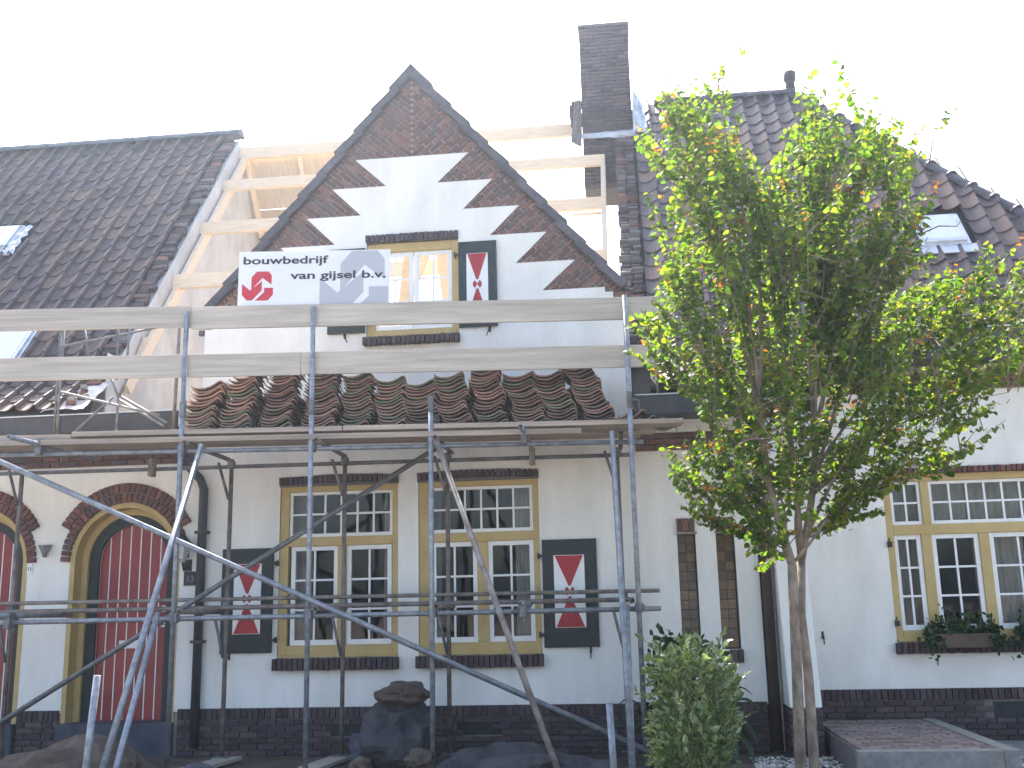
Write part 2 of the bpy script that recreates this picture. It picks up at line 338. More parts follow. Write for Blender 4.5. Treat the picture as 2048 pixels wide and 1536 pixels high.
# --- gable brickwork, courses laid square to the slopes
gb = MB().box(C0-.4, C0+.4, .1, .24, 7.0, 7.1).build('gable_brickwork', 'mortar', mid)
def in_white(u, z, g):
    a = abs(u)
    if z > teeth_z[0]+g: return False
    for k in range(5):
        z1, z0 = teeth_z[k], teeth_z[k+1]
        if z0 <= z <= z1: return a < teeth_o[k]+(teeth_i[k+1]-teeth_o[k])*(z1-z)/(z1-z0)-g
    return z < 5.06 and a < 2.2-g
BL, BH = .196, .0575
vd = rad(49.7); cand = []
for sg in (-1, 1):
    ex = Vector((sg*sin(vd)*1, cos(vd)))     # along a course, outward and up, square to the slope line
    ey = Vector((sg*cos(vd), -sin(vd)))      # down the slope
    ap = Vector((0, 7.93))
    k = 0
    while k*BH < 4.3:
        for j in range(-16, 3):
            off = (.5 if k % 2 else 0)*BL
            c = ap+ey*(k*BH+BH/2)-ex*(.02)+ex*(j*BL+off)
            u, z = c
            # signed distance from the verge line
            dv = (c-ap).dot(ex)
            L = BL-.011
            s1 = dv+L/2
            if s1 > -.03:
                cut = s1+.03; L2 = L-cut
                if L2 < .04: continue
                c = c-ex*(cut/2); L = L2; u, z = c
            # inner end at the centre line
            ui = (c-ex*(L/2)).x*sg
            if ui < .004:
                cut = (.004-ui)/sin(vd); L2 = L-cut
                if L2 < .012: continue
                c = c+ex*(cut/2); L = L2; u, z = c
            if z < 4.9: continue
            e1 = c+ex*L/2; e2 = c-ex*L/2
            if all(in_white(p.x, p.y, .05) for p in (c, e1, e2)): continue
            ang = math.atan2(ex.y, ex.x)
            vis = sum(not in_white(p.x, p.y, 0) for p in (c, e1, e2))
            cand.append((-(vis > 1)*10-L+ .01*proj((C0+u, 0, z))[2], C0+u, z, round(L, 2), ang))
        k += 1
cand.sort(); 
for i, (q, x, z, L, a) in enumerate(cand[:300]): brick(gb, x, .018, z, L, .05, BH-.011, 'brick', a)
join_instances('far_bricks', [(bmesh_piece(L, .05, BH-.011, 'brick', random.randrange(3)), Matrix.Translation((x, .018+random.uniform(-.003, .003), z)) @ Matrix.Rotation(-a, 4, 'Y')) for q, x, z, L, a in cand[300:]], 'brick', gb)
# small corbel bricks at the gable shoulders
for sg in (-1, 1):
    for a, z, w in ((2.52, 4.77, .1), (2.46, 4.865, .16), (2.42, 4.965, .16)):
        brick(gb, C0+sg*a, .02, z, w, .06, .06, 'brick')
# --- verge tiles along the gable
for sg in (-1, 1):
    vg = MB().bar((C0+sg*.05, .1, 7.9), (C0+sg*2.5, .1, 7.9-2.45*1.177), .3, .03).build('gable_verge', 'vtile', mid)
    n = 11; d = Vector((sg*cos(vd), 0, -sin(vd))); nn = Vector((sg*sin(vd), 0, cos(vd)))
    A = Vector((C0, .1, 8.0))
    for i in range(n):
        p = A+d*(i*.345-.02); q = A+d*(i*.345+.40); jit = random.uniform(-.008, .008)
        a0 = p-nn*.115; a1 = p-nn*.012; b1 = q+nn*(.022+jit); b0 = q-nn*(.075-jit)
        if i == 0: a1 = Vector((C0, .1, 8.02)); a0 = Vector((C0, .1, 7.84))
        o = MB().prism([(v.x, v.z) for v in (a0, b0, b1, a1)], -.07-random.uniform(0, .012)-(.004 if sg > 0 else 0), .28).build('verge_tile', 'vtile', vg, bevel=.008)
# --- lintels, sills, plinths, bands (every brick its own)
def soldier(parent, x0, x1, z0, z1, y, d, m, w=.058, arc=0):
    n = max(1, round((x1-x0)/w)); w = (x1-x0)/n
    for i in range(n):
        x = x0+(i+.5)*w; t = (2*(i+.5)/n-1); dz = arc*(1-t*t)
        brick(parent, x, y, (z0+z1)/2+dz+random.uniform(-.003, .003), w-.009, d, z1-z0-.006, m, -t*arc*2.5)
def course_wall(parent, x0, x1, z0, z1, y, d, m, bl=.205, bh=.0605, skip=None):
    n = max(1, round((z1-z0)/bh)); h = (z1-z0)/n
    for k in range(n):
        x = x0 - (.5*bl if k % 2 else 0); j = 0
        while x < x1-.02:
            a, b = max(x, x0), min(x+bl, x1); j += 1
            zc = z0+(k+.5)*h
            if b-a > .03 and not (skip and any(s[0] < (a+b)/2 < s[1] and s[2] < zc < s[3] for s in skip)):
                brick(parent, (a+b)/2, y, zc, round(b-a-.010, 3), d, h-.011, m)
            x += bl
for (x0, x1, z0, z1) in (WH1, WH2):
    lt = MB().box(x0-.01, x1+.01, -.018, .2, z1-.03, z1+.06).build('lintel', 'dmortar', mid); soldier(lt, x0-.01, x1+.005, z1-.02, z1+.075, -.03, .05, 'dbrick', arc=.02)
    si = MB().box(x0-.02, x1+.015, -.035, .2, z0-.125, z0-.005).build('sill', 'dmortar', mid); soldier(si, x0-.025, x1+.02, z0-.135, z0-.002, -.055, .10, 'dbrick')
lt = MB().box(GWH[0], GWH[1], -.018, .1, GWH[3], GWH[3]+.085).build('lintel', 'dmortar', mid); soldier(lt, GWH[0]-.01, GWH[1]+.005, GWH[3], GWH[3]+.095, -.03, .05, 'dbrick', arc=.004)
si = MB().box(GWH[0]-.02, GWH[1]+.01, -.035, .1, GWH[2]-.095, GWH[2]-.003).build('sill', 'dmortar', mid); soldier(si, GWH[0]-.025, GWH[1]+.015, GWH[2]-.105, GWH[2]-.004, -.055, .10, 'dbrick')
lt = MB().box(RW[0], RW[1]+.01, YR-.018, YR+.1, RW[3], RW[3]+.06).build('lintel', 'dmortar', right); soldier(lt, RW[0]-.01, RW[1]+.01, RW[3]-.005, RW[3]+.07, YR-.03, .05, 'abrick')
si = MB().box(RW[0]-.02, RW[1]+.01, YR-.035, YR+.1, RW[2]-.11, RW[2]-.005).build('sill', 'dmortar', right); soldier(si, RW[0]-.025, RW[1]+.02, RW[2]-.125, RW[2]-.002, YR-.055, .10, 'dbrick')
vents = [(-3.42, -2.98, .2, .32), (-1.98, -1.5, .2, .32)]
pn = MB().box(-5.08, 1.27, -.016, .006, -.1, .5).build('plinth', 'dmortar', mid)
soldier(pn, -5.08, 1.27, .385, .5, -.022, .05, 'dbrick', w=.066); course_wall(pn, -5.08, 1.27, .0, .38, -.022, .05, 'dbrick', skip=vents)
for x0, x1, z0, z1 in vents: MB().box(x0, x1, -.019, -.005, z0, z1).build('air_vent', 'iron', pn)
pn = MB().box(-6.62, -6.46, -.016, .006, -.1, .5).build('plinth', 'dmortar', mid); soldier(pn, -6.62, -6.46, .385, .5, -.022, .05, 'dbrick', w=.06); course_wall(pn, -6.62, -6.46, .0, .38, -.022, .05, 'dbrick')
pn = MB().box(-6.95, -6.63, -.016, .006, -.1, .5).build('plinth', 'dmortar', left); soldier(pn, -6.95, -6.63, .385, .5, -.022, .05, 'dbrick', w=.06); course_wall(pn, -6.95, -6.63, .0, .38, -.022, .05, 'dbrick')
rv = [(3.68, 4.1, .25, .42)]
pn = MB().box(1.72, 9, YR-.016, YR+.006, -.1, .565).build('plinth', 'dmortar', right)
soldier(pn, 1.74, 5.0, .45, .565, YR-.022, .05, 'dbrick', w=.066); course_wall(pn, 1.74, 5.0, .02, .445, YR-.022, .05, 'dbrick', skip=rv)
for x0, x1, z0, z1 in rv: MB().box(x0, x1, YR-.019, YR-.005, z0, z1).build('air_vent', 'iron', pn)
bn = MB().box(C0+2.50, 1.265, -.03, .006, 3.15, 3.49).build('brick_band', 'mortar', mid); course_wall(bn, C0+2.5, 1.29, 3.15, 3.34, -.04, .05, 'brick')
MB().box(C0+2.5, 1.30, -.07, -.005, 3.345, 3.5).build('soffit_board', 'white', mid)
bn = MB().box(-6.62, C0-2.5, -.03, .006, 3.22, 3.49).build('brick_band', 'mortar', mid); course_wall(bn, -6.62, C0-2.5, 3.22, 3.47, -.04, .05, 'abrick')
bn = MB().box(-9, -6.625, -.03, .006, 3.22, 3.49).build('brick_band', 'mortar', left); course_wall(bn, -9, -6.625, 3.22, 3.47, -.04, .05, 'abrick')
bn = MB().box(1.9, 9, YR-.03, YR+.006, 3.8, 4.1).build('brick_band', 'mortar', right); course_wall(bn, 1.9, 5.2, 3.8, 3.99, YR-.04, .05, 'abrick')
# --- windows
def sash(win, x0, x1, z0, z1, nx, nz, y, bar=.022, st=.05):
    mb = MB(); d = .045
    mb.box(x0, x0+st, y, y+d, z0, z1).box(x1-st, x1, y, y+d, z0, z1).box(x0+st, x1-st, y, y+d, z1-st, z1).box(x0+st, x1-st, y, y+d, z0, z0+st*1.15)
    s = mb.build('sash', 'white', win, bevel=.004)
    ax, bx, az, bz = x0+st, x1-st, z0+st*1.15, z1-st; pw = (bx-ax)/nx; ph = (bz-az)/nz
    for i in range(1, nx): MB().box(ax+i*pw-bar/2, ax+i*pw+bar/2, y+.006, y+.039, az, bz).build('glazing_bar', 'white', win)
    for j in range(1, nz): MB().box(ax, bx, y+.008, y+.037, az+j*ph-bar/2, az+j*ph+bar/2).build('glazing_bar', 'white', win)
    for i in range(nx):
        for j in range(nz):
            t = random.uniform(-.004, .004)
            MB().add([(ax+i*pw, y+.026+t, az+j*ph), (ax+i*pw+pw, y+.026-t, az+j*ph), (ax+i*pw+pw, y+.026-t*.5, az+j*ph+ph), (ax+i*pw, y+.026+t*.5, az+j*ph+ph)], [(0, 1, 2, 3)]).build('pane', 'glass', win)
def frame(parent, name, bars, y0, y1, m='yellow'):
    mb = MB()
    for b in bars: mb.box(b[0], b[1], y0, y1, b[2], b[3])
    return mb.build(name, m, parent, bevel=.006)
def wood_window(h, x0, x1, z0, z1, y, tops, cas, ztr=(2.23, 2.33), ztop=2.84, zbot=1.15):
    w = frame(h, 'window', [(x0, tops[0][0], z0, z1), (tops[-1][1], x1, z0, z1), (tops[0][0], tops[-1][1], ztop, z1), (tops[0][0], tops[-1][1], z0, zbot), (tops[0][0], tops[-1][1], *ztr)], y+.012, y+.13)
    w['label'] = 'ochre framed window with white small paned sashes'
    for a, b in zip(tops[:-1], tops[1:]): MB().box(a[1], b[0], y+.012, y+.12, ztr[1], ztop).build('mullion', 'yellow', w, bevel=.005)
    for a, b in zip(cas[:-1], cas[1:]): MB().box(a[1], b[0], y+.012, y+.12, zbot, ztr[0]).build('mullion', 'yellow', w, bevel=.005)
    frame(w, 'sill_board', [(x0+.01, x1-.01, z0+.001, z0+.03)], y-.03, y+.02)
    for a, b, n in tops: sash(w, a, b, ztr[1], ztop, n, 2, y+.04, st=.035)
    for a, b in cas: sash(w, a, b, zbot, ztr[0], 2, 3, y+.035, st=.05)
    return w
wood_window(mid, *WH1, 0, [(-3.88, -2.69, 6)], [(-3.85, -3.31), (-3.21, -2.70)])
wood_window(mid, *WH2, 0, [(-2.27, -1.115, 6)], [(-2.25, -1.74), (-1.62, -1.115)])
wood_window(right, *RW, YR, [(2.84, 3.17, 2), (3.26, 4.46, 6), (4.55, 4.88, 2)], [(2.83, 3.13), (3.24, 3.74), (3.85, 4.46), (4.56, 4.86)], ztr=(2.2, 2.31), ztop=2.79, zbot=1.17)
g = frame(mid, 'window', [(GWH[0], -2.9, GWH[2], GWH[3]), (-1.99, GWH[1], GWH[2], GWH[3]), (-2.9, -1.99, 5.64, GWH[3]), (-2.9, -1.99, GWH[2], 4.69)], .012, .13)
g['label'] = 'small ochre framed attic window in the gable'
sash(g, -2.9, -2.45, 4.69, 5.64, 2, 3, .04); sash(g, -2.44, -1.99, 4.69, 5.64, 2, 3, .04)
# curtains
def curtain(h, x0, x1, z0, z1, y):
    mb = MB(); n = 28
    for k in range(2):
        for i in range(n+1): mb.v.append((x0+(x1-x0)*i/n, y+.018*sin(i*1.9)+.01*sin(i*.7), z0 if k == 0 else z1))
    for i in range(n): mb.f.append((i, i+1, n+2+i, n+1+i))
    mb.build('curtain', 'curtain', h, smooth=True)
curtain(right, 2.8, 3.3, 1.1, 2.85, YR+.32); curtain(right, 3.75, 4.3, 1.1, 2.85, YR+.32); curtain(right, 3.25, 4.6, 2.3, 2.85, YR+.36)
curtain(mid, -3.96, -3.7, 1.1, 2.85, .34); curtain(mid, -1.35, -1.07, 1.1, 2.85, .34); curtain(mid, -2.36, -2.2, 1.1, 2.85, .34); curtain(mid, -2.86, -2.64, 1.1, 2.85, .34)
# --- shutters with hourglass panels
def shutter(x0, x1, z0, z1, fx0, fx1, fz0, fz1, y=-.02, hinge=1):
    s = MB().box(x0, x1, y-.035, y-.002, z0, z1).build('shutter', 'blackgreen', mid, bevel=.005)
    s['label'] = 'dark green shutter with red and white hourglass panel'
    MB().box(fx0, fx1, y-.04, y-.03, fz0, fz1).build('white_field', 'white', s)
    cx = (fx0+fx1)/2; cz = (fz0+fz1)/2; m = .012; yy = (y-.0435, y-.036)
    hz = (fz1-fz0)*.075
    MB().prism([(fx0+m, fz1-m*.4), (fx1-m, fz1-m*.4), (cx+.012, cz+hz), (cx-.012, cz+hz)], *yy).build('red_triangle', 'red', s)
    MB().prism([(fx0+m, fz0+m*.4), (fx1-m, fz0+m*.4), (cx+.012, cz-hz), (cx-.012, cz-hz)], *yy).build('red_triangle', 'red', s)
    r = hz*.95
    MB().prism([(cx+r*cos(2*pi*i/14), cz+r*sin(2*pi*i/14)) for i in range(14)], y-.0445, y-.036).build('red_disc', 'red', s)
    for q in (-1, 1): MB().prism([(cx-r*.55, cz+q*r*.95), (cx+r*.55, cz+q*r*.95), (cx, cz+q*.004)], y-.048, y-.043).build('white_wedge', 'white', s)
    e = x0 if hinge > 0 else x1
    for f in (.12, .85):
        z = z0+(z1-z0)*f
        MB().box(e-.05*hinge, e+.06*hinge, y-.047, y-.036, z-.012, z+.012).box(e-.05*hinge, e-.035*hinge, y-.05, y+.02, z-.03, z+.03).build('hinge', 'iron', s)
    return s
shutter(-1.02, -.43, 1.08, 2.22, -.895, -.565, 1.285, 2.05)
shutter(-4.62, -4.03, 1.08, 2.22, -4.475, -4.16, 1.285, 2.05, hinge=-1)
shutter(-1.90, -1.455, 4.66, 5.69, -1.805, -1.555, 4.79, 5.54)
shutter(-3.455, -3.01, 4.66, 5.69, -3.355, -3.105, 4.79, 5.54, hinge=-1)
def hook(x, z, h=mid, y=0, a=0):
    MB().tube([(x, y-.01, z), (x, y-.07, z), (x+.05*sin(a), y-.075, z-.09)], [.009, .009, .006], 6).box(x-.012, x+.012, y-.02, y-.012, z-.03, z+.05).build('shutter_catch', 'iron', h)
hook(-1.55, 4.63, a=-.7); hook(-3.25, 4.63, a=1); hook(-.53, 1.05); hook(-4.52, 1.04, a=-.9); hook(1.98, 1.13, right, YR)
for z in (2.1, 1.25): MB().box(2.755, 2.80, YR-.05, YR-.005, z-.03, z+.03).tube([(2.775, YR-.04, z+.03), (2.775, YR-.04, z+.07)], .008, 6).build('hinge', 'iron', right)
# --- niches with leaded amber strips
for a, b in niches:
    nb = MB().box(a, b, .11, .13, .9, 2.27).build('niche', 'iron', mid); nb['label'] = 'narrow niche with brown leaded glass'
    n = 12; h = (2.25-1.04)/n
    for i in range(n):
        for j in range(2):
            xa = a+.008+j*(b-a-.016)/2; xb = xa+(b-a-.016)/2-.006
            MB().box(xa, xb, .10, .112, 1.04+i*h+.004, 1.04+(i+1)*h-.003).build('pane', 'amber', nb)
    soldier(nb, a-.002, b+.002, 2.262, 2.41, -.02, .05, 'abrick', w=.064)
    MB().box(a-.01, b+.015, -.035, .05, 2.238, 2.26).build('ledge', 'conc', nb)
    soldier(nb, a-.006, b+.02, .89, 1.03, -.03, .07, 'dbrick', w=.066)
# --- arched doors
def door(h, cx, handle=1):
    rv = MB()
    def ringpts(r, n=28): return [(cx-r, .3)]+[(cx+r*cos(pi-pi*i/n), ZS+r*sin(pi*i/n)) for i in range(n+1)]+[(cx+r, .3)]
    def arc(name, r0, r1, y0, y1, m, par):
        a, b = ringpts(r0), ringpts(r1); mb = MB(); n = len(a)
        for p in (b, a):
            for x, z in p: mb.v.append((x, y0, z))
            for x, z in p: mb.v.append((x, y1, z))
        for i in range(n-1):
            o0, o1, i0, i1 = i, n+i, 2*n+i, 3*n+i
            mb.f += [(o0, i0, i0+1, o0+1), (o1, o1+1, i1+1, i1), (o0+1, o1+1, o1, o0), (i0, i1, i1+1, i0+1)]
        return mb.build(name, m, par)
    d = arc('door_reveal', .60, .655, -.016, .25, 'yellow', h)
    arc('door_frame', .53, .62, .15, .28, 'yellow', d)
    arc('door_frame', .42, .535, .19, .30, 'blackgreen', d)
    n = 7; w = .86/n; yb = .245
    for i in range(n):
        x0 = cx-.43+i*w+.002; x1 = x0+w-.004
        tz = [(x, ZS+math.sqrt(max(.43**2-(x-cx)**2, 0))) for x in (x1, x1-w/3, x1-2*w/3, x0)]
        MB().prism([(x0, .36), (x1, .36)]+tz, yb, yb+.04).build('plank', 'doorred', d)
        if i: MB().box(x0-.008, x0+.004, yb-.004, yb+.02, .37, ZS+math.sqrt(.43**2-(x0-cx)**2)).build('bead', 'white', d)
    arc('bead', .418, .43, yb-.006, yb+.01, 'white', d)
    MB().box(cx-.14, cx+.14, yb-.012, yb, 1.15, 1.24).build('letter_plate', 'white', d, bevel=.004)
    for z in (1.38, 1.55): MB().box(cx+.36, cx+.42, yb-.03, yb, z, z+.07).tube([(cx+.39, yb-.05, z+.035), (cx+.33, yb-.05, z+.035)], .012, 8).build('door_handle', 'zinc', d)
    MB().box(cx-.66, cx+.66, -.10, .5, -.05, .36).build('doorstep', 'bluestone', d, bevel=.01)
    # brick arch
    ab = MB().prism([(cx+.86*cos(pi*i/24), ZS+.86*sin(pi*i/24)) for i in range(4, 21)]+[(cx+.66*cos(pi*i/24), ZS+.66*sin(pi*i/24)) for i in range(20, 3, -1)], -.022, -.001).build('brick_arch', 'mortar', h)
    for r0, r1, a0, a1, n in ((.655, .765, 0, 180, 34), (.77, .885, 28, 152, 27)):
        for i in range(n):
            t = rad(a0+(a1-a0)*(i+.5)/n); rr = (r0+r1)/2; wd = rr*rad(a1-a0)/n-.010
            brick(ab, cx+rr*cos(t), -.025, ZS+rr*sin(t), r1-r0-.006, .05, round(wd, 3), 'abrick', t)
door(mid, D13); door(left, D11)
# --- buttress between the middle and right house
bt = MB(); prof = [(YR-.02, 3.1), (-.02, 3.1), (-.06, 2.6), (-.50, .47), (YR-.02, .47)]; n = 5
bt.add([(x, y, z) for x in (1.43, 1.745) for y, z in prof], [tuple(range(n)), tuple(range(2*n-1, n-1, -1))]+[((i+1) % n, i, i+n, (i+1) % n+n) for i in range(n)])
b = bt.build('buttress', 'render', right, bevel=.015)
for k in range(7):
    z = .035+k*.064
    for q in range(2): brick(b, 1.5+q*.165, -.455, z, .155, .09, .054, 'dbrick')
    for q in range(4): piece('brick', bmesh_piece(.2, .09, .054, 'dbrick', q % 3), b, None, mw=Matrix.Translation((1.475, -.3+q*.21, z)) @ Matrix.Rotation(pi/2, 4, 'Z'))
MB().box(1.455, 1.72, -.45, YR-.02, -.08, .469).build('buttress_base', 'dmortar', b)
# --- gutters, soffits, drainpipes
def gutter(h, x0, x1, y, z0, z1, dep, sof=True):
    MB().box(x0, x1, y, y+.03, z0, z1).build('gutter', 'gutter', h, bevel=.006)
    MB().box(x0, x1, y-.012, y+.035, z1+.001, z1+.014).build('gutter_lip', 'zinc', h)
    if sof: MB().box(x0, x1, y+.032, y+dep, z0+.01, z0+.04).build('soffit', 'gutter', h)
gutter(left, -12, -6.40, -.5, 3.54, 3.745, .5); gutter(mid, -6.395, C0-2.56, -.5, 3.54, 3.745, .5)
gutter(mid, C0+2.52, 1.38, -.5, 3.47, 3.68, .5)
gutter(right, 1.39, 9, .12, 4.08, 4.40, .45)
MB().tube([(-5.15, -.3, 3.5), (-5.13, -.25, 3.3), (-4.90, -.09, 3.02), (-4.86, -.075, 2.9), (-4.86, -.075, .1)], .05, 12).build('drainpipe', 'pipe', mid, smooth=True)
MB().tube([(1.345, -.4, 3.5), (1.345, -.3, 3.3), (1.345, -.07, 3.0), (1.345, -.07, .02)], .052, 12).build('drainpipe', 'bpipe', mid, smooth=True)
for z in (2.4, 1.2): MB().box(-4.93, -4.79, -.13, -.013, z, z+.03).build('pipe_bracket', 'pipe', mid)
MB().box(1.31, 1.425, .0, .35, -.05, 3.4).build('corner_panel', 'render', mid)
# ------------------------------------------------------------------ pantile roofs
PROF = [(0, .038), (.021, .015), (.058, .002), (.11, .0), (.153, .013), (.192, .040), (.227, .068), (.250, .066), (.264, .030)]
def tile_mesh(var, m, th=.015, ln=.375):
    r = random.Random(var+50); mb = MB(); n = len(PROF); w = r.uniform(-.003, .003)
    for y in (0, ln):
        for x, z in PROF: mb.v.append((x, y, z+w*(1 if y else -1)*x/.2))
        for x, z in PROF: mb.v.append((x, y, z-th+w*(1 if y else -1)*x/.2))
    for i in range(n-1):
        t0, b0, t1, b1 = i, n+i, 2*n+i, 3*n+i
        mb.f += [(t0, t0+1, t1+1, t1), (b0, b1, b1+1, b0+1), (t0, b0, b0+1, t0+1), (t1, t1+1, b1+1, b1)]
    mb.f += [(0, 2*n, 3*n, n), (n-1, 2*n-1, 4*n-1, 3*n-1)]
    me = mb.mesh('pantile'); me.materials.append(MT[m])
    for p in me.polygons: p.use_smooth = False
    return me
TM = [tile_mesh(i, 'tile') for i in range(4)]
EXP, CW = .303, .238
def slope_frame(x, y, z, th, lift, ln=.375):
    c = Matrix(((1, 0, 0, x), (0, cos(th), -sin(th), y), (0, sin(th), cos(th), z), (0, 0, 0, 1)))
    return c @ Matrix.Translation((0, 0, lift)) @ Matrix.Rotation(-math.atan2(.022, ln), 4, 'X')
def tiled(roof, xs, ok, flare, label=None):
    items = []
    for x in xs:
        rows = []
        k = 0
        while True:
            s = .02+k*EXP; y = .1+s*cos(TH); z = 4.2+s*sin(TH)
            if y > RY-.12: break
            rows.append((y, z, TH)); k += 1
        if flare(x):
            t2 = rad(36)
            for j in range(1, 4): s = -j*.235+.02; rows.append((.1+s*cos(t2), 4.2+s*sin(t2), t2))
        for y, z, th in rows:
            if not ok(x, y): continue
            mw = slope_frame(x+random.uniform(-.005, .005), y, z, th+random.uniform(-.012, .012), .045+random.uniform(0, .006)) @ Matrix.Rotation(random.uniform(-.02, .02), 4, 'Z')
            items.append((TM[random.randrange(4)], mw))
    vis = []; rest = []
    for me, mw in items:
        px, py, d = proj(mw @ Vector((.1, .1, 0)))
        (vis if -15 < px < 2063 and -15 < py < 840 else rest).append((d, me, mw))
    vis.sort(key=lambda t: t[0])
    for d, me, mw in vis[:300]: piece('tile', me, roof, None, mw=mw)
    if vis[300:] or rest: join_instances('far_tiles', [(a, b) for _, a, b in vis[300:]+rest], 'tile', roof)
def deck(h, pts, name='roof'):
    mb = MB(); n = len(pts); nn = Vector((0, -sin(TH), cos(TH)))*.05
    v = [Vector(p) for p in pts]; mb.add([p for p in v]+[p-nn for p in v], [tuple(range(n)), tuple(range(2*n-1, n-1, -1))]+[((i+1) % n, i, i+n, (i+1) % n+n) for i in range(n)])
    return mb.build(name, 'deckdark', h)
F31 = rad(36)
def pf(s): return (.1-s*cos(F31), 4.2-s*sin(F31))
# left roof
XL = -6.47
lr = deck(left, [(-12.5, .1, 4.2), (XL, .1, 4.2), (XL, RY, RZ), (-12.5, RY, RZ)])
fy, fz = pf(.72); deck(lr, [(-12.5, fy, fz), (XL, fy, fz), (XL, .1, 4.2), (-12.5, .1, 4.2)], 'eaves_board')
tiled(lr, [XL-.262-i*CW for i in range(24)], lambda x, y: not (-9.25 < x < -8.86 and 2.0 < y < 2.5), lambda x: True)
deck(left, [(-12.5, 8.3, 3.8), (-12.5, RY, RZ), (XL, RY, RZ), (XL, 8.3, 3.8)], 'rear_roof')
def ridge_row(parent, a, b, n, m, r=.12, lip=0):
    a, b = Vector(a), Vector(b); d = (b-a)/n; dn = d.normalized(); sx = dn.cross(Vector((0, 0, 1))).normalized(); uz = sx.cross(dn)
    for i in range(n):
        p = a+d*i-dn*.02; q = a+d*(i+1)+dn*.02; mb = MB(); ns = 8
        secs = [(p, r*.93), (q-dn*.05, r), (q, r*(1+lip))]
        for c, rr in secs:
            for j in range(ns+1): t = pi*j/ns; mb.v.append(tuple(c+rr*(cos(t)*sx*1.05+sin(t)*uz)-uz*.06))
        for k in range(2):
            for j in range(ns): e = k*(ns+1)+j; mb.f.append((e, e+1, e+ns+2, e+ns+1))
        e = 2*(ns+1); mb.f.append(tuple(e+j for j in range(ns+1)))
        mb.f.append(tuple(range(ns, -1, -1)))
        mb.build('ridge_tile', m, parent)
ridge_row(lr, (-12.5, RY, RZ+.10), (-6.2, RY, RZ+.10), 17, 'ridge', .125)
# rough mortared verge between the left tiles and the stripped house
vg = MB()
for i in range(64):
    s = .0+i*.1; y = .12+s*cos(TH); z = 4.2+s*sin(TH)
    if y > RY-.05: break
    me = bmesh_piece(round(random.uniform(.15, .21), 2), .085, .07, ('dbrick', 'dmortar', 'brick')[random.choice((0, 0, 0, 0, 1, 2))], random.randrange(3))
    piece('verge_brick', me, lr, None, mw=slope_frame(-6.345+random.uniform(-.03, .02), y, z, TH, .035+random.uniform(-.015, .02)) @ Matrix.Rotation(random.uniform(-.12, .12), 4, 'Z') @ Matrix.Rotation(random.uniform(-.15, .15), 4, 'X'))
# broken mortar bed at the foot of that verge
mbd = MB(); nx_, ny_ = 10, 16
for j in range(ny_+1):
    for i in range(nx_+1):
        q = .12-.62*j/ny_; x = -6.66+.52*i/nx_; zz = 4.2+(q-.1)*math.tan(F31)+.05+noise.fractal(Vector((x*7, q*7, 1)), 1, 2, 3)*.03-(.04 if i == 0 else 0)
        mbd.v.append((x, q, zz))
for j in range(ny_):
    for i in range(nx_): e = j*(nx_+1)+i; mbd.f.append((e, e+nx_+1, e+nx_+2, e+1))
mbd.build('mortar_bed', 'plaster', lr)
for i in range(14): piece('brick_rubble', bmesh_piece(round(random.uniform(.05, .12), 2), .06, .05, random.choice(('brick', 'mortar', 'dbrick')), i % 3), lr, None, mw=Matrix.Translation((-6.6+random.uniform(0, .36), random.uniform(-.4, .1), 0)) @ Matrix.Rotation(random.uniform(-1, 1), 4, 'Z'))
for o in lr.children:
    if o.name.startswith('brick_rubble'):
        m_ = o.matrix_basis.copy(); m_.translation.z = 4.2+(m_.translation.y-.1)*math.tan(F31)+.07; o.matrix_basis = m_
nn = Vector((0, -sin(TH), cos(TH)))
a = Vector((-6.205, .05, 4.14))+nn*.0; b_ = Vector((-6.205, RY, RZ))
MB().bar(a-nn*.02, b_-nn*.02, .022, .04, ref=nn).build('verge_board', 'plaster', lr)
# right roof
hipx = lambda y: 2.71+.965*(RY-y)
rr = deck(right, [(.24, .1, 4.2), (1.42, .1, 4.2), (1.42, .26, zroof(.26)), (hipx(.26), .26, zroof(.26)), (2.71, RY, RZ), (.24, RY, RZ)])
fy, fz = pf(.72); deck(rr, [(.24, fy, fz), (1.42, fy, fz), (1.42, .1, 4.2), (.24, .1, 4.2)], 'eaves_board')
def rok(x, y):
    if x > 1.3 and y < .24: return False
    if x+.14 > hipx(y)-.02: return False
    if 3.60 < x+.12 < 4.28 and 1.12 < y < 1.72: return False
    return True
tiled(rr, [.265+i*CW for i in range(27)], rok, lambda x: x < 1.25)
deck(right, [(.24, 8.3, 3.8), (.24, RY, RZ), (2.71, RY, RZ), (hipx(.26), 8.3, 3.8)], 'rear_roof')
MB().add([(hipx(.26), .26, zroof(.26)), (hipx(.26), 7.8, zroof(.26)), (2.71, RY, RZ)], [(0, 1, 2)]).build('hip_roof', 'tile', right)
ridge_row(rr, (.62, RY, RZ+.09), (2.75, RY, RZ+.09), 6, 'vtile', .12)
ridge_row(rr, (2.72, RY-.01, RZ+.10), (hipx(.3), .3, zroof(.3)+.09), 19, 'vtile', .10, .25)
MB().tube([(2.73, RY, RZ+.1), (2.73, RY, RZ+.28), (2.73, RY, RZ+.29), (2.73, RY, RZ+.42), (2.73, RY, RZ+.44)], [.075, .07, .095, .10, .075], 10).build('ridge_pot', 'vtile', rr, smooth=True)
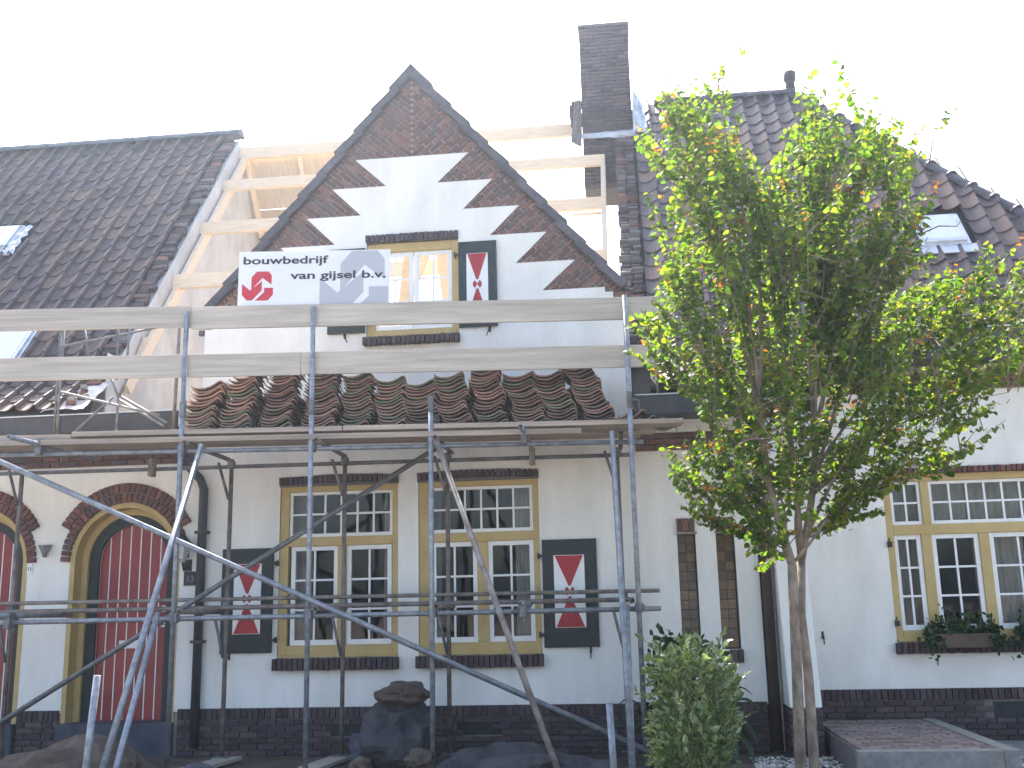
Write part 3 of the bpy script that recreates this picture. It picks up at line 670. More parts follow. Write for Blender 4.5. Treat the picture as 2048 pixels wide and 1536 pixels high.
# exposed masonry along the right party wall
for i in range(70):
    s = i*.094; y = .1+s*cos(TH); z = 4.2+s*sin(TH)
    if y > 3.5: break
    for q in range(2):
        me = bmesh_piece(round(random.uniform(.10, .15), 2), .08, .10, ('dbrick', 'cmortar', 'dmortar', 'brick')[random.choice((0, 0, 0, 1, 1, 2, 3))], random.randrange(3))
        piece('verge_brick', me, rr, None, mw=slope_frame(.04+q*.13+random.uniform(-.02, .02), y, z, TH, .0+random.uniform(-.02, .03)) @ Matrix.Rotation(random.uniform(-.1, .1), 4, 'Z') @ Matrix.Rotation(-.3+random.uniform(-.2, .2), 4, 'X'))
# roof lights
def rooflight(h, x0, x1, s0, s1, lift, label):
    f = slope_frame(0, .1, 4.2, TH, 0) @ Matrix.Rotation(math.atan2(.022, .375), 4, 'X')
    def bx(name, a, b, c, d, e, g, m, par):
        mb = MB().box(a, b, c, d, e, g); mb.v = [tuple(f @ Vector(v)) for v in mb.v]; return mb.build(name, m, par, bevel=.006)
    r = bx('rooflight', x0-.06, x1+.06, s0-.06, s1+.06, .03, .10, 'zinc', h); r['label'] = label
    bx('frame', x0-.02, x1+.02, s0-.02, s1+.02, .09, .13, 'zinc', r); bx('pane', x0+.02, x1-.02, s0+.02, s1-.02, .12, .136, 'skyglass', r)
    bx('flashing', x0-.14, x1+.14, s0-.22, s0-.05, .065, .085, 'zinc', r); return r
rooflight(rr, 3.70, 4.16, 1.92, 2.48, .1, 'small tilted roof light with pale pane')
rooflight(lr, -9.35, -8.9, 3.25, 3.75, .1, 'roof light with crumpled zinc flashing')
rooflight(lr, -8.2, -7.55, .42, 1.15, .1, 'white framed roof light low on the slope')
# crumpled zinc beside the left roof light
def crumple(h, o, w, d, name='flashing', seed=1, amp=.05):
    mb = MB(); n = 10; f = slope_frame(0, .1, 4.2, TH, .10) @ Matrix.Rotation(math.atan2(.022, .375), 4, 'X')
    for j in range(n+1):
        for i in range(n+1):
            z = noise.noise(Vector((i*.55+seed, j*.55, seed*3)))*amp
            mb.v.append(tuple(f @ Vector((o[0]+w*i/n+.02*sin(j*2.), o[1]+d*j/n+.02*sin(i*1.7), z))))
    for j in range(n):
        for i in range(n): a = j*(n+1)+i; mb.f.append((a, a+1, a+n+2, a+n+1))
    mb.build(name, 'zinc', h)
crumple(lr, (-9.0, 3.05), .3, .72, seed=2)
# ------------------------------------------------------------------ chimney on the ridge
ch = MB().box(-.525, .235, 3.46, 4.2, 7.7, 10.36).build('chimney', 'cmortar', right); ch['label'] = 'tall square dark brick chimney'
k = 0; z = 7.72
while z < 10.38:
    x = -.53-(.1 if k % 2 else 0)
    while x < .23:
        a, b2 = max(x, -.53), min(x+.2, .24)
        if b2-a > .03: brick(ch, (a+b2)/2, 3.455, z+.03, round(b2-a-.010, 3), .05, .051, 'dbrick')
        x += .2
    z += .0615; k += 1
MB().box(-.545, .255, 3.42, 4.22, 10.395, 10.43).build('chimney_cap', 'dmortar', ch, bevel=.01)
MB().tube([(-.2, 3.8, 10.41), (-.2, 3.8, 10.50), (-.2, 3.8, 10.52)], [.19, .16, .08], 12).build('chimney_pot', 'vtile', ch, smooth=True)
def sheet(pts, n, amp, name, par, m='zinc', seed=0):   # creased metal sheet between four corners
    a, b, c, d = [Vector(p) for p in pts]; mb = MB()
    for j in range(n+1):
        for i in range(n+1):
            u, v = i/n, j/n; p = a*(1-u)*(1-v)+b*u*(1-v)+c*u*v+d*(1-u)*v
            p.y -= abs(noise.noise(Vector((i*.6+seed, j*.5, seed))))*amp; mb.v.append(tuple(p))
    for j in range(n):
        for i in range(n): e = j*(n+1)+i; mb.f.append((e, e+1, e+n+2, e+n+1))
    return mb.build(name, m, par)
sheet([(-.6, 3.36, 8.47), (.3, 3.36, 8.45), (.27, 3.43, 8.60), (-.58, 3.43, 8.58)], 8, .07, 'flashing', ch, seed=3)
sheet([(.24, 3.2, 8.45), (.46, 3.22, 8.45), (.40, 3.65, 9.25), (.25, 3.3, 9.2)], 8, .12, 'flashing', ch, seed=5)
sheet([(-.7, 3.3, 8.4), (-.54, 3.3, 8.3), (-.53, 3.32, 9.1), (-.62, 3.32, 9.1)], 8, .08, 'flashing', ch, m='dmortar', seed=8)
MB().box(-.72, -.54, 3.5, 3.9, 8.93, 9.12).build('brick_stub', 'dbrick', ch)
for i in range(3): brick(ch, -.66+i*.07, 3.6, 9.15, .05, .2, .06, 'dbrick', .2*i)
# ------------------------------------------------------------------ bare roof frame of the middle house
def purlin(a, b, w, h, name='purlin'):
    o = MB().bar((0, 0, 0), (b[0]-a[0], b[1]-a[1], b[2]-a[2]), w, h).build(name, 'wood', mid, bevel=.006); o.matrix_basis = Matrix.Translation(a)
ZD = -.18
for y, z, h in ((RY, 8.95, .2), (3.37, 8.11, .17), (2.59, 7.11, .18), (1.75, 6.02, .2)):
    purlin((-6.19, y, z), (-.2 if y < 4 else -.55, y, z), .08, h, 'ridge_beam' if y > 4 else 'purlin')
def slopept(x, y, off): v = Vector((x, y, zroof(y)))+nn*off; return v
for x in (-6.13, -.235):
    purlin(slopept(x, .25, -.27), slopept(x, 3.95 if x < -1 else 3.22, -.27), .07, .15, 'rafter')
for x in (-6.1, -5.2):
    p = Vector((x, RY+.05, 8.9)); q = Vector((x, 7.4, 8.9-3.35*T52)); purlin(p, q, .07, .14, 'rafter')
for i in range(9):                                # boarding on the rear slope, seen from inside
    y0 = RY+.08+i*.27; z0 = 8.98-(y0-RY)*T52
    d = Vector((0, cos(TH), -sin(TH)))
    MB().bar((-6.18, y0+.13*cos(TH)*1.55, z0-.13*sin(TH)*1.55), (-4.3, y0+.13*cos(TH)*1.55, z0-.13*sin(TH)*1.55), .43, .02, ref=Vector((0, sin(TH), cos(TH)))).build('roof_board', 'ply', mid)
for z, y in ((7.55, 3.0), ):
    purlin((-.74, 3.2, 7.15), (-.74, 3.2, 8.05), .05, .05, 'stud'); purlin((-.72, 3.2, 7.2), (-.25, 3.2, 7.2), .05, .04, 'nogging')
# dormer timbers seen through the attic window and behind the gable
for a, b2 in (((-2.95, .8, 3.45), (-2.46, .8, 7.6)), ((-1.97, .8, 3.45), (-2.46, .8, 7.6)), ((-3.6, 1.4, 3.45), (-2.46, 1.4, 6.4)), ((-1.4, 1.4, 3.45), (-2.46, 1.4, 6.4))): purlin(a, b2, .08, .12, 'rafter')
purlin((-3.4, .82, 4.95), (-1.5, .82, 4.95), .05, .1, 'collar_beam')
# return walls of the gable (brick sides)
for sg in (-1, 1):
    x = C0+sg*2.47
    MB().add([(x-.1, .265, 3.45), (x-.1, .3, 4.2), (x-.1, .3, 4.4), (x-.1, .265, 4.78), (x+.02, .265, 3.45), (x+.02, .3, 4.2), (x+.02, .3, 4.4), (x+.02, .265, 4.78)], [(0,1,2,3),(7,6,5,4),(0,4,5,1),(2,6,7,3),(1,5,6,2),(3,7,4,0)]).build('gable_return', 'brick', mid)
# plaster boards and trim at the foot of the party wall
MB().box(-6.185, -6.17, .05, 1.3, 3.5, 4.6).build('plaster_panel', 'plaster', mid)
MB().bar((-6.15, .12, 3.5), (-6.15, .95, 5.0), .05, .09, ref=(0, 1, 0)).build('trim_board', 'wood', mid)
MB().box(-5.02, -4.97, .2, .26, 3.5, 5.1).build('trim_board', 'wood', mid)
# ------------------------------------------------------------------ scaffold
sc = thing('scaffold', 'grey tube scaffold with plank guard rails standing before the gabled house', 'scaffold', (-2.4, -1.2, 0))
yo = lambda x: -1.3+.113*(x+2.4)
yi = lambda x: -.45+.056*(x+2.4)
def tube(name, pts, r=.0245, m='steel', hollow=False, n=12, par=None):
    return MB().tube(pts, r, n, hollow).build(name, m, par or sc, smooth=False)
def smooth_tube(o):
    for p in o.data.polygons: p.use_smooth = len(p.vertices) == 4
    return o
_t = tube
def tube(*a, **k): return smooth_tube(_t(*a, **k))
def coupler(x, y, z, par, s=.055, a=0):
    o = MB().box(-s*.8, s*.8, -s*.8, s*.8, -s, s).box(s*.6, s*1.1, -.012, .012, -.02, .035).build('coupler', 'steel2', par, bevel=.012); o.matrix_basis = Matrix.Translation((x, y, z)) @ Matrix.Rotation(a, 4, 'Z')
for x, zt in ((-4.5, 4.57), (-3.2, 4.59), (-2.0, 3.57), (0, 4.64)):
    st = tube('standard', [(x, yo(x), -.02), (x-.003, yo(x), zt)], .0255, 'steel', hollow=True)
    for z in (3.115, 1.465): coupler(x+.0, yo(x)+.02, z+.01, st, .05)
    MB().box(x-.028, x+.028, yo(x)-.03, yo(x)+.03, 3.45, 3.62).build('sleeve', 'steel2', st, bevel=.01)
for x in (-6.7, -4.35, -3.1, -1.985, -.16):
    st = tube('inner_standard', [(x, yi(x), .06), (x, yi(x), 3.16)], .024, 'rust')
    tube('knee_brace', [(x-.015, yi(x)-.02, 2.72), (x-.13, yi(x)-.05, 3.12)], .016, 'steel2', par=st)
    tube('knee_brace', [(x-.015, yi(x)-.02, 1.05), (x-.11, yi(x)-.05, 1.48)], .016, 'steel2', par=st)
    MB().box(x-.08, x+.08, yi(x)-.08, yi(x)+.08, .055, .065).tube([(x, yi(x), .065), (x, yi(x), .16)], .02, 8).build('base_plate', 'steel2', st)
    for z in (3.1, 1.6): coupler(x, yi(x)-.01, z, st, .045)
def L(x0, x1, f, dy, z0, z1, m, r=.0245, n='ledger'): return tube(n, [(x0, f(x0)+dy, z0), (x1, f(x1)+dy, z1)], r, m, hollow=True)
L(-8, .12, yo, .05, 3.12, 3.112, 'steel'); L(-8, .21, yo, .05, 1.468, 1.462, 'steel'); L(-8, .22, yi, -.05, 1.67, 1.645, 'rust', .021)
L(-8, .0, yi, .05, 3.085, 3.085, 'steel2', .022); L(-8, -.05, yi, -.05, 1.58, 1.56, 'rust')
# transoms, their open ends towards the street
for x, z, e in ((-5.92, 3.235, -.42), (-1.07, 3.235, -.20), (-1.12, 1.535, -.16), (-6.1, 1.53, -.1), (-4.42, 3.18, .0), (-3.12, 3.18, .0), (-1.94, 3.18, .0), (-.1, 3.18, .0), (-4.4, 1.53, .0), (-3.1, 1.53, .0), (-1.94, 1.53, .0), (-.06, 1.54, 0)):
    t = tube('transom', [(x, yo(x)-.12+e, z-(.03 if e < -.3 else 0)), (x-.02, yi(x)+.15, z)], .0245, 'steel' if e else 'rust', hollow=True)
    if e: MB().box(x-.035, x+.03, yo(x)-.03, yo(x)+.09, z-.13, z+.035).build('coupler', 'steel2', t, bevel=.01)
for x in (-5.25, -1.07): MB().box(x-.03, x+.03, yi(x)-.02, yi(x)+.08, 3.0, 3.2).build('coupler', 'rust', sc, bevel=.01)
# braces
def dline(p, q, dy=0, m='steel', n='brace', r=.0285): return tube(n, [p, q], r, m, hollow=True)
dline((-6.9, yo(-6.9)-.05, 3.33), (.05, yo(0)-.05, .14))
dline((-7.1, yi(-7.1)-.1, .19), (-2.02, yi(-2)-.09, 3.24), m='steel2')
dline((-4.28, yo(-4.28)-.05, 3.16), (-4.34, -3.3, -.05)); dline((-4.62, yo(-4.6)-.08, 1.52), (-4.4, -2.9, -.05))
dline((-.19, yo(-.19)-.05, 3.2), (-.11, -2.55, -.1), r=.027); dline((-1.95, yo(-1.95)-.05, 3.18), (-.62, -2.5, -.1), m='rust')
dline((-.12, yo(-.1)-.03, 1.5), (-.12, -2.2, -.1), m='steel')
# guard boards behind the standards
def board(x0, x1, f, dy, z0, z1, th, m='grayboard', name='guard_board', dz=0):
    L_ = (x1-x0)*(1.0064 if f is yo else 1); o = MB().box(-L_/2, L_/2, -th/2, th/2, -(z1-z0)/2, (z1-z0)/2).build(name, m, sc, bevel=.005)
    xm = (x0+x1)/2; o.matrix_basis = Matrix.Translation((xm, f(xm)+dy, (z0+z1)/2)) @ Matrix.Rotation(math.atan(.113 if f is yo else .056), 4, 'Z') @ Matrix.Rotation(dz, 4, 'Y'); return o
board(-9, -4.475, yo, .048, 4.415, 4.645, .03, dz=.002); board(-4.47, .5, yo, .046, 4.39, 4.63, .03)
board(-9, -3.335, yo, .048, 3.885, 4.125, .03, dz=.002); board(-3.33, .3, yo, .052, 3.885, 4.12, .03)
# deck planks, butted at staggered joints
ym = lambda x: (yo(x))
for i, (dy, a, j) in enumerate(((.05, -5.62, .52), (.28, -8, .1), (.51, -8, .25), (.73, -8, .1))):
    xj = (-2.9, -3.9, -2.2, -4.4)[i]
    for x0, x1 in ((a, xj-.004), (xj+.004, j)):
        o = board(x0, x1, yo, dy+.06, 3.285, 3.335, .215, 'deckboard', 'deck_plank'); o.matrix_basis = o.matrix_basis @ Matrix.Rotation(random.uniform(-.012, .012), 4, 'X')
board(-9, -5.63, yo, .11, 3.26, 3.31, .215, 'deckboard', 'deck_plank')
board(-9, -.5, yo, .02, 3.20, 3.255, .10, 'deckboard', 'deck_joist')
# end frames standing on the deck at the left
def thin(p, q, r=.014, m='steel2', n='frame_tube'): return tube(n, [p, q], r, m, n=8)
for dx in (0, .035): thin((-6.37+dx, -.68, 3.34), (-6.37+dx, -.68, 4.72))
thin((-5.67, -.62, 3.34), (-5.67, -.62, 3.95)); thin((-5.67, -.62, 3.9), (-5.78, -.62, 4.15)); thin((-5.67, -.62, 3.9), (-5.56, -.62, 4.15))
thin((-5.70, -.62, 4.1), (-5.72, -.62, 4.72)); thin((-5.6, -.62, 4.1), (-5.58, -.62, 4.72)); thin((-5.98, -.66, 4.1), (-6.1, -.66, 4.72))
thin((-6.35, -.7, 4.50), (-5.2, -.55, 4.72)); thin((-6.33, -.7, 3.98), (-5.05, -.9, 3.62)); thin((-5.62, -.66, 3.9), (-5.0, -.8, 3.55)); thin((-5.64, -.64, 3.86), (-5.04, -.8, 3.52))
thin((-5.72, -.64, 3.9), (-6.25, -.75, 3.36)); thin((-6.36, -.7, 3.37), (-6.1, -.7, 3.35)); thin((-5.02, -.6, 3.4), (-5.0, -.6, 4.7), .02, 'rust')
for q in ((.10, -.55, 3.42, .10, -.55, 3.62), (.10, -.55, 3.62, -.02, -.6, 3.64), (.10, -.55, 3.42, .0, -.6, 3.42)): thin(q[:3], q[3:], .009)
thin((.3, -.5, 3.7), (.3, -.5, 4.2), .012)
# ------------------------------------------------------------------ contractor's board on the guard rail
sg_y = lambda x: yo(x)+.085
A = math.atan(.113)
sgn = MB().box(-.797, .797, -.006, .006, -.37, .37).build('contractor_sign', 'sign', bevel=.003)
SM = Matrix.Translation((-3.225, sg_y(-3.225), 4.86)) @ Matrix.Rotation(A, 4, 'Z') @ Matrix.Rotation(.004, 4, 'Y')
sgn.matrix_basis = SM
tag(sgn, 'white builder sign with dark lettering and red angular logo above the top guard board', 'sign')
def zx(x, y): return (-.797+(x-282)/1173*1.594, .37-(y-141)/736)      # sign-face metres
def inked(name, poly, m, th=.0075):
    poly = [zx(*p) for p in poly]; poly = [(x, max(z, -.368)) for x, z in poly]
    o = MB().prism(poly, -th, -.004).build(name, m, sgn); return o
up_ = [(385, 450), (385, 350), (425, 303), (515, 303), (540, 335), (540, 410), (470, 355)]
ll_ = [(313, 400), (375, 455), (466, 380), (466, 455), (392, 535), (355, 535), (313, 490)]
lr_ = [(485, 435), (553, 435), (553, 490), (515, 537), (415, 537), (485, 468)]
for p in (up_, ll_, lr_): inked('logo_shape', p, 'logored')
for p in (up_, ll_, lr_): inked('logo_shape', [((x-385)*2.206+1070, (y-303)*2.206+148) for x, y in p], 'logogrey', .007)
def lettering(txt, x0, x1, yb, size):
    cu = bpy.data.curves.new('t', 'FONT'); cu.body = txt; cu.size = size; cu.extrude = .0006; cu.offset = size*.022
    t = bpy.data.objects.new('t', cu); COL.objects.link(t)
    me = bpy.data.meshes.new_from_object(t.evaluated_get(bpy.context.evaluated_depsgraph_get())); bpy.data.objects.remove(t)
    xs = [v.co.x for v in me.vertices]; a, b = min(xs), max(xs); X0, Z0 = zx(x0, yb); X1, _ = zx(x1, yb); k = (X1-X0)/(b-a)
    for v in me.vertices: x, z, c = v.co; v.co = (X0+(x-a)*k, -.0085-c, Z0+z)
    me.materials.clear(); link('lettering', me, 'ink', sgn)
lettering('bouwbedrijf', 318, 975, 243, .116); lettering('van gijsel b.v.', 683, 1422, 368, .116)
# ------------------------------------------------------------------ stacks of old pantiles on the deck
STM = [tile_mesh(i+20, 'stile', th=.016, ln=.33) for i in range(5)]
stacks = [(-4.47, 3.84, .10), (-4.07, 3.95, .10), (-3.65, 3.98, .05), (-3.23, 3.99, .02), (-2.84, 3.95, .01), (-2.49, 3.88, -.02), (-2.18, 3.85, -.03), (-1.84, 3.92, -.05), (-1.47, 4.02, -.07), (-1.10, 3.92, -.14), (-.76, 3.90, -.15), (-.42, 4.04, -.20)]
ordn = 'first second third fourth fifth sixth seventh eighth ninth tenth eleventh twelfth thirteenth fourteenth fifteenth sixteenth seventeenth eighteenth nineteenth twentieth twenty-first twenty-second twenty-third twenty-fourth'.split()
ords = ['first', 'second', 'third', 'fourth', 'fifth', 'sixth', 'seventh', 'eighth', 'ninth', 'tenth', 'eleventh', 'twelfth']
for i, (x, zt, lean) in enumerate(stacks):
    z = 3.352; k = 0; made = []
    while z < zt:
        o = bpy.data.objects.new('pantile', random.choice(STM)); COL.objects.link(o)
        f = (z-3.352)/(zt-3.352)
        xx = x+lean*(f-.5)*1.3+random.uniform(-.012, .012)+.02*sin(k*.7+i)
        bow = .02*sin(f*pi)
        o.matrix_basis = Matrix.Translation((xx-.165, yo(x)+.36+bow+random.uniform(-.02, .02), z)) @ Matrix.Rotation(A+random.uniform(-.06, .06), 4, 'Z') @ Matrix.Rotation(-lean*.4+random.uniform(-.03, .03), 4, 'Y') @ Matrix.Diagonal((1.22 if i % 3 else 1.32, .9, 1, 1))
        made.append(o)
        z += .034+random.uniform(-.003, .004); k += 1
    for q, o in enumerate(made[::-1]):
        pos = 'topmost' if q == 0 else 'lowest' if q == len(made)-1 else ordn[q]+' from the top'
        tag(o, 'old clay pantile, %s in the %s stack from the left' % (pos, ords[i]), 'roof tile', 'old roof tiles stacked on the scaffold')
back = []
for i in range(26):                                   # second row of stacks, only glimpsed between the front ones
    x = -4.7+i*.165; z = 3.352; zt = 3.72+.2*noise.noise(Vector((i*.7, 0, 3)))+.06
    while z < zt:
        back.append((STM[(i*3+int(z*100)) % 5], Matrix.Translation((x-.1+random.uniform(-.02, .02), yo(x)+.70+random.uniform(-.02, .02), z)) @ Matrix.Rotation(A+random.uniform(-.08, .08), 4, 'Z') @ Matrix.Rotation(random.uniform(-.05, .05), 4, 'Y') @ Matrix.Diagonal((1.1, .75, 1, 1)))); z += .037
bk = join_instances('pantile_row', back, 'stile', None); tag(bk, 'second row of old clay pantiles half hidden behind the front stacks', 'roof tiles')
for i in range(5):
    o = bpy.data.objects.new('pantile', STM[i]); COL.objects.link(o)
    o.matrix_basis = Matrix.Translation((-.22+i*.10, yo(-.1)+.36, 3.355+.02*(i % 2)+.03*(4-i)*.4)) @ Matrix.Rotation(random.uniform(-.2, .2), 4, 'Z') @ Matrix.Rotation(.12*i-.2, 4, 'Y') @ Matrix.Diagonal((1.1, .9, 1, 1))
    tag(o, '%s of five loose clay pantiles lying at the right end of the deck' % ('leftmost', 'second from left', 'middle', 'second from right', 'rightmost')[i], 'roof tile', 'old roof tiles stacked on the scaffold')
# ------------------------------------------------------------------ wall lamp, number plates
la = thing('wall_lantern', 'black iron wall lantern beside the arched red door', 'lantern', (-5.04, 0, 2.1))
MB().box(-5.09, -4.99, -.02, -.012, 1.99, 2.12).tube([(-5.04, -.015, 2.03), (-5.04, -.12, 2.0), (-5.04, -.16, 2.08)], .012, 8).build('bracket', 'iron', la)
MB().tube([(-5.04, -.16, 2.08), (-5.04, -.16, 2.11), (-5.04, -.16, 2.12), (-5.04, -.16, 2.28)], [.03, .04, .05, .075], 6).build('lamp_glass', 'lampglass', la)
MB().tube([(-5.04, -.16, 2.28), (-5.04, -.16, 2.30), (-5.04, -.16, 2.35), (-5.04, -.16, 2.38), (-5.04, -.16, 2.44)], [.10, .095, .05, .02, .006], 6).build('lamp_cap', 'iron', la)
nb = MB().box(-5.075, -4.93, -.03, -.0125, 1.83, 1.985).build('number_plate', 'iron', bevel=.003); tag(nb, 'small dark house number plate 13 below the wall lantern', 'number plate')
def digits(txt, x, z, size, par, m, y):
    cu = bpy.data.curves.new('t', 'FONT'); cu.body = txt; cu.size = size; cu.extrude = .001; cu.align_x = 'CENTER'; cu.offset = size*.015
    t = bpy.data.objects.new('t', cu); COL.objects.link(t); me = bpy.data.meshes.new_from_object(t.evaluated_get(bpy.context.evaluated_depsgraph_get())); bpy.data.objects.remove(t)
    for v in me.vertices: a, b, c = v.co; v.co = (x+a, y-c, z+b)
    me.materials.clear(); link('digits', me, m, par)
digits('13', -5.0, 1.87, .10, nb, 'conc', -.032)
n1 = MB().box(-6.965, -6.90, -.022, -.0125, 2.0, 2.13).build('number_plate', 'white', bevel=.002); tag(n1, 'tiny white house number plate 11 beside the left door', 'number plate')
digits('11', -6.932, 2.045, .06, n1, 'ink', -.024)
sl_ = thing('wall_light', 'small white half bowl wall light between the two arched doors', 'wall light', (-6.74, 0, 2.25))
MB().tube([(-6.74, -.05, 2.19), (-6.74, -.055, 2.26), (-6.74, -.06, 2.33)], [.02, .045, .075], 12).build('shade', 'conc', sl_, smooth=True)
MB().box(-6.77, -6.71, -.05, -.0125, 2.2, 2.3).build('wall_plate', 'white', sl_)
# ------------------------------------------------------------------ boards under the scaffold feet, stakes
for x, lab in ((-4.3, 'worn sole board under the scaffold foot near the drainpipe'), (-3.12, 'worn sole board under the scaffold foot left of the stacked boulders')):
    o = MB().box(-.11, .11, -.55, .35, -.02, .02).build('sole_board', 'grayboard', bevel=.004); o.matrix_basis = Matrix.Translation((x-.02, yi(x)-.22, .035)) @ Matrix.Rotation(-.12, 4, 'Z'); tag(o, lab, 'board', 'boards under the scaffold feet')
for p, q, lab in (((-4.25, -3.6, -.1), (-4.17, -3.6, 1.05), 'pale steel stake standing in front of the arched red door'), ((-.24, -3.0, -.1), (-.265, -3.0, .75), 'grey steel stake beside the right raking tube')):
    o = MB().tube([p, q], .027, 12, True).build('steel_stake', 'steel'); smooth_tube(o); tag(o, lab, 'stake')
# ------------------------------------------------------------------ boulders
def rock(c, r, seed, m, lab, sharp=.35):
    bm = bmesh.new(); bmesh.ops.create_icosphere(bm, subdivisions=4, radius=1)
    for v in bm.verts:
        p = v.co.copy(); n1 = noise.noise(p*1.1+Vector((seed*7.3, seed, 0)))*.45; cell = noise.voronoi(p*1.5+Vector((seed, 0, seed*3)))[0][0]
        n2 = noise.fractal(p*3+Vector((seed, 5, 0)), 1, 2, 4)*.07
        k = 1+n1*.8+(cell-.4)*sharp*1.5+n2*1.3; v.co = Vector((p.x*r[0]*k, p.y*r[1]*k, p.z*r[2]*k))
    me = bpy.data.meshes.new('boulder'); bm.to_mesh(me); bm.free()
    o = link('boulder', me, m); o.location = c; tag(o, lab, 'boulder', 'boulders in the front garden'); return o
rock((-2.37, -1.0, .30), (.30, .28, .34), 1, 'rock', 'big dark boulder carrying a flat slab before the windows')
rock((-2.34, -1.02, .70), (.23, .2, .10), 5, 'brock', 'flat brown slab balanced on top of the big dark boulder')
rock((-2.72, -1.05, .20), (.13, .13, .16), 3, 'bluestone', 'bluish stone leaning on the left of the big dark boulder')
rock((-2.68, -1.35, .07), (.10, .1, .08), 4, 'brock', 'small pale brown stone at the foot of the big boulder')
rock((-2.12, -1.28, .09), (.13, .12, .11), 6, 'brock', 'small brown stone right of the big boulder')
rock((-1.3, -1.5, .02), (.58, .35, .25), 7, 'rock', 'long low grey boulder in the foreground below the right window')
rock((-5.05, -2.2, .10), (.62, .4, .30), 8, 'brock', 'broad brown boulder in the bottom left corner')
rock((-3.95, -2.3, -.02), (.26, .25, .20), 9, 'bluestone', 'rounded blue grey boulder between the raking tubes')
rock((-.55, -1.6, .0), (.3, .25, .15), 10, 'rock', 'dark half buried stone near the right raking tube')
# ------------------------------------------------------------------ plants
def leaf_into(mb, p, d, nrm, w, l, fold=.25):
    d = d.normalized(); s = d.cross(nrm)
    if s.length < 1e-4: s = Vector((1, 0, 0))
    s.normalize(); n = s.cross(d)
    o = [(0, .0), (.34, -.06), (.52, .25), (.42, .66), (0, 1.0)]
    k = len(mb.v)
    for side in (1, -1):
        for a, b in o: mb.v.append(tuple(p+s*(a*w*side)+d*(b*l)+n*(fold*abs(a)*w)))
    mb.f += [(k, k+1, k+2, k+3, k+4), (k+9, k+8, k+7, k+6, k+5)]
def rvec(R): 
    while True:
        v = Vector((R.uniform(-1, 1), R.uniform(-1, 1), R.uniform(-1, 1)))
        if .1 < v.length < 1: return v.normalized()
def inside(x, z, poly):
    c = False; n = len(poly)
    for i in range(n):
        (x1, z1), (x2, z2) = poly[i], poly[(i+1) % n]
        if (z1 > z) != (z2 > z) and x < (x2-x1)*(z-z1)/(z2-z1)+x1: c = not c
    return c
def edge_d(x, z, a, b):
    ax, az = a; bx, bz = b; t = max(0, min(1, ((x-ax)*(bx-ax)+(z-az)*(bz-az))/((bx-ax)**2+(bz-az)**2+1e-9)))
    return math.hypot(x-ax-t*(bx-ax), z-az-t*(bz-az))
# --- the multi-stemmed tree in the front garden; crown envelope in metres (x, z)
TY = -3.0
ENV = [(-0.02, 3.709), (0.201, 3.818), (0.343, 4.16), (0.168, 5.349), (0.116, 5.423), (0.283, 5.48), (0.383, 5.755), (0.523, 5.957), (0.647, 5.852), (0.91, 5.925), (1.027, 5.749), (1.039, 5.421), (1.113, 5.14), (1.279, 5.127), (1.507, 5.385), (1.586, 5.868), (1.735, 5.622), (1.856, 5.821), (1.894, 5.539), (2.043, 5.344), (2.253, 5.396), (2.355, 5.183), (2.568, 5.28), (2.616, 4.962), (2.483, 4.639), (2.402, 4.426), (2.4, 4.209), (2.644, 4.087), (2.962, 4.303), (3.026, 4.0), (3.325, 4.237), (3.416, 3.726), (3.167, 3.245), (2.95, 3.012), (2.71, 2.902), (2.642, 2.625), (2.355, 2.418), (2.006, 2.351), (1.952, 2.176), (1.68, 2.126), (1.514, 1.975), (1.147, 1.695), (1.029, 1.659), (0.86, 2.014), (0.589, 2.062), (0.404, 2.267), (0.335, 2.471), (0.27, 2.759), (0.553, 2.789), (0.565, 2.995), (0.332, 3.172), (0.262, 3.386), (0.106, 3.565)]
TIPS = [(0.021, 3.707, -0.2), (0.364, 3.381, 0.3), (0.343, 4.16, -0.3), (0.231, 5.297, 0.1), (0.521, 5.91, 0.2), (0.885, 5.879, -0.1), (0.633, 4.855, -0.4), (0.954, 5.289, 0.3), (1.263, 4.902, 0.4), (1.598, 5.749, 0), (1.823, 5.684, 0.4), (1.659, 4.695, -0.4), (2.031, 5.208, -0.1), (2.315, 5.187, 0.3), (2.588, 5.076, 0), (2.35, 4.299, -0.4), (2.633, 3.981, 0.3), (3.026, 4.0, -0.2), (3.312, 3.815, 0.1), (3.134, 3.287, 0.3), (2.875, 3.015, -0.3), (2.6, 2.587, 0.1), (2.357, 2.437, -0.3), (2.049, 2.809, 0.5), (0.328, 2.716, 0.1), (0.386, 2.308, -0.2), (0.633, 2.14, 0.2), (0.944, 3.864, 0.5), (1.287, 4.104, -0.6), (1.82, 3.73, 0.6), (1.682, 2.146, 0.1), (0.638, 2.868, -0.4)]
tree = thing('katsura_tree', 'young multi stemmed tree with round yellow green leaves before the right house', 'tree', (1.144, TY, 0))
R = random.Random(21)
limbs = []; wood = MB()
def path(a, b, n, sag, R):
    a, b = Vector(a), Vector(b); out = []
    j1, j2 = rvec(R)*.06, rvec(R)*.06
    for i in range(n+1):
        t = i/n; p = a.lerp(b, t)+Vector((0, 0, sag*sin(t*pi)))+j1*sin(t*pi*2)+j2*sin(t*pi); out.append(p)
    return out
def stem(pts, r0, r1): return MB().tube(pts, [r0+(r1-r0)*i/(len(pts)-1) for i in range(len(pts))], 9).build('trunk', 'bark', tree, smooth=True)
ST = [([(1.144, -3.0, -0.1), (1.15, -3.03, 0.26), (1.173, -3.06, 0.937), (1.181, -3.09, 1.388), (1.191, -3.12, 1.771)], 0.045, .036), ([(1.225, -2.98, -0.1), (1.265, -2.95, 0.256), (1.277, -2.92, 0.935), (1.262, -2.89, 1.386), (1.30, -2.86, 1.808)], .042, .034)]
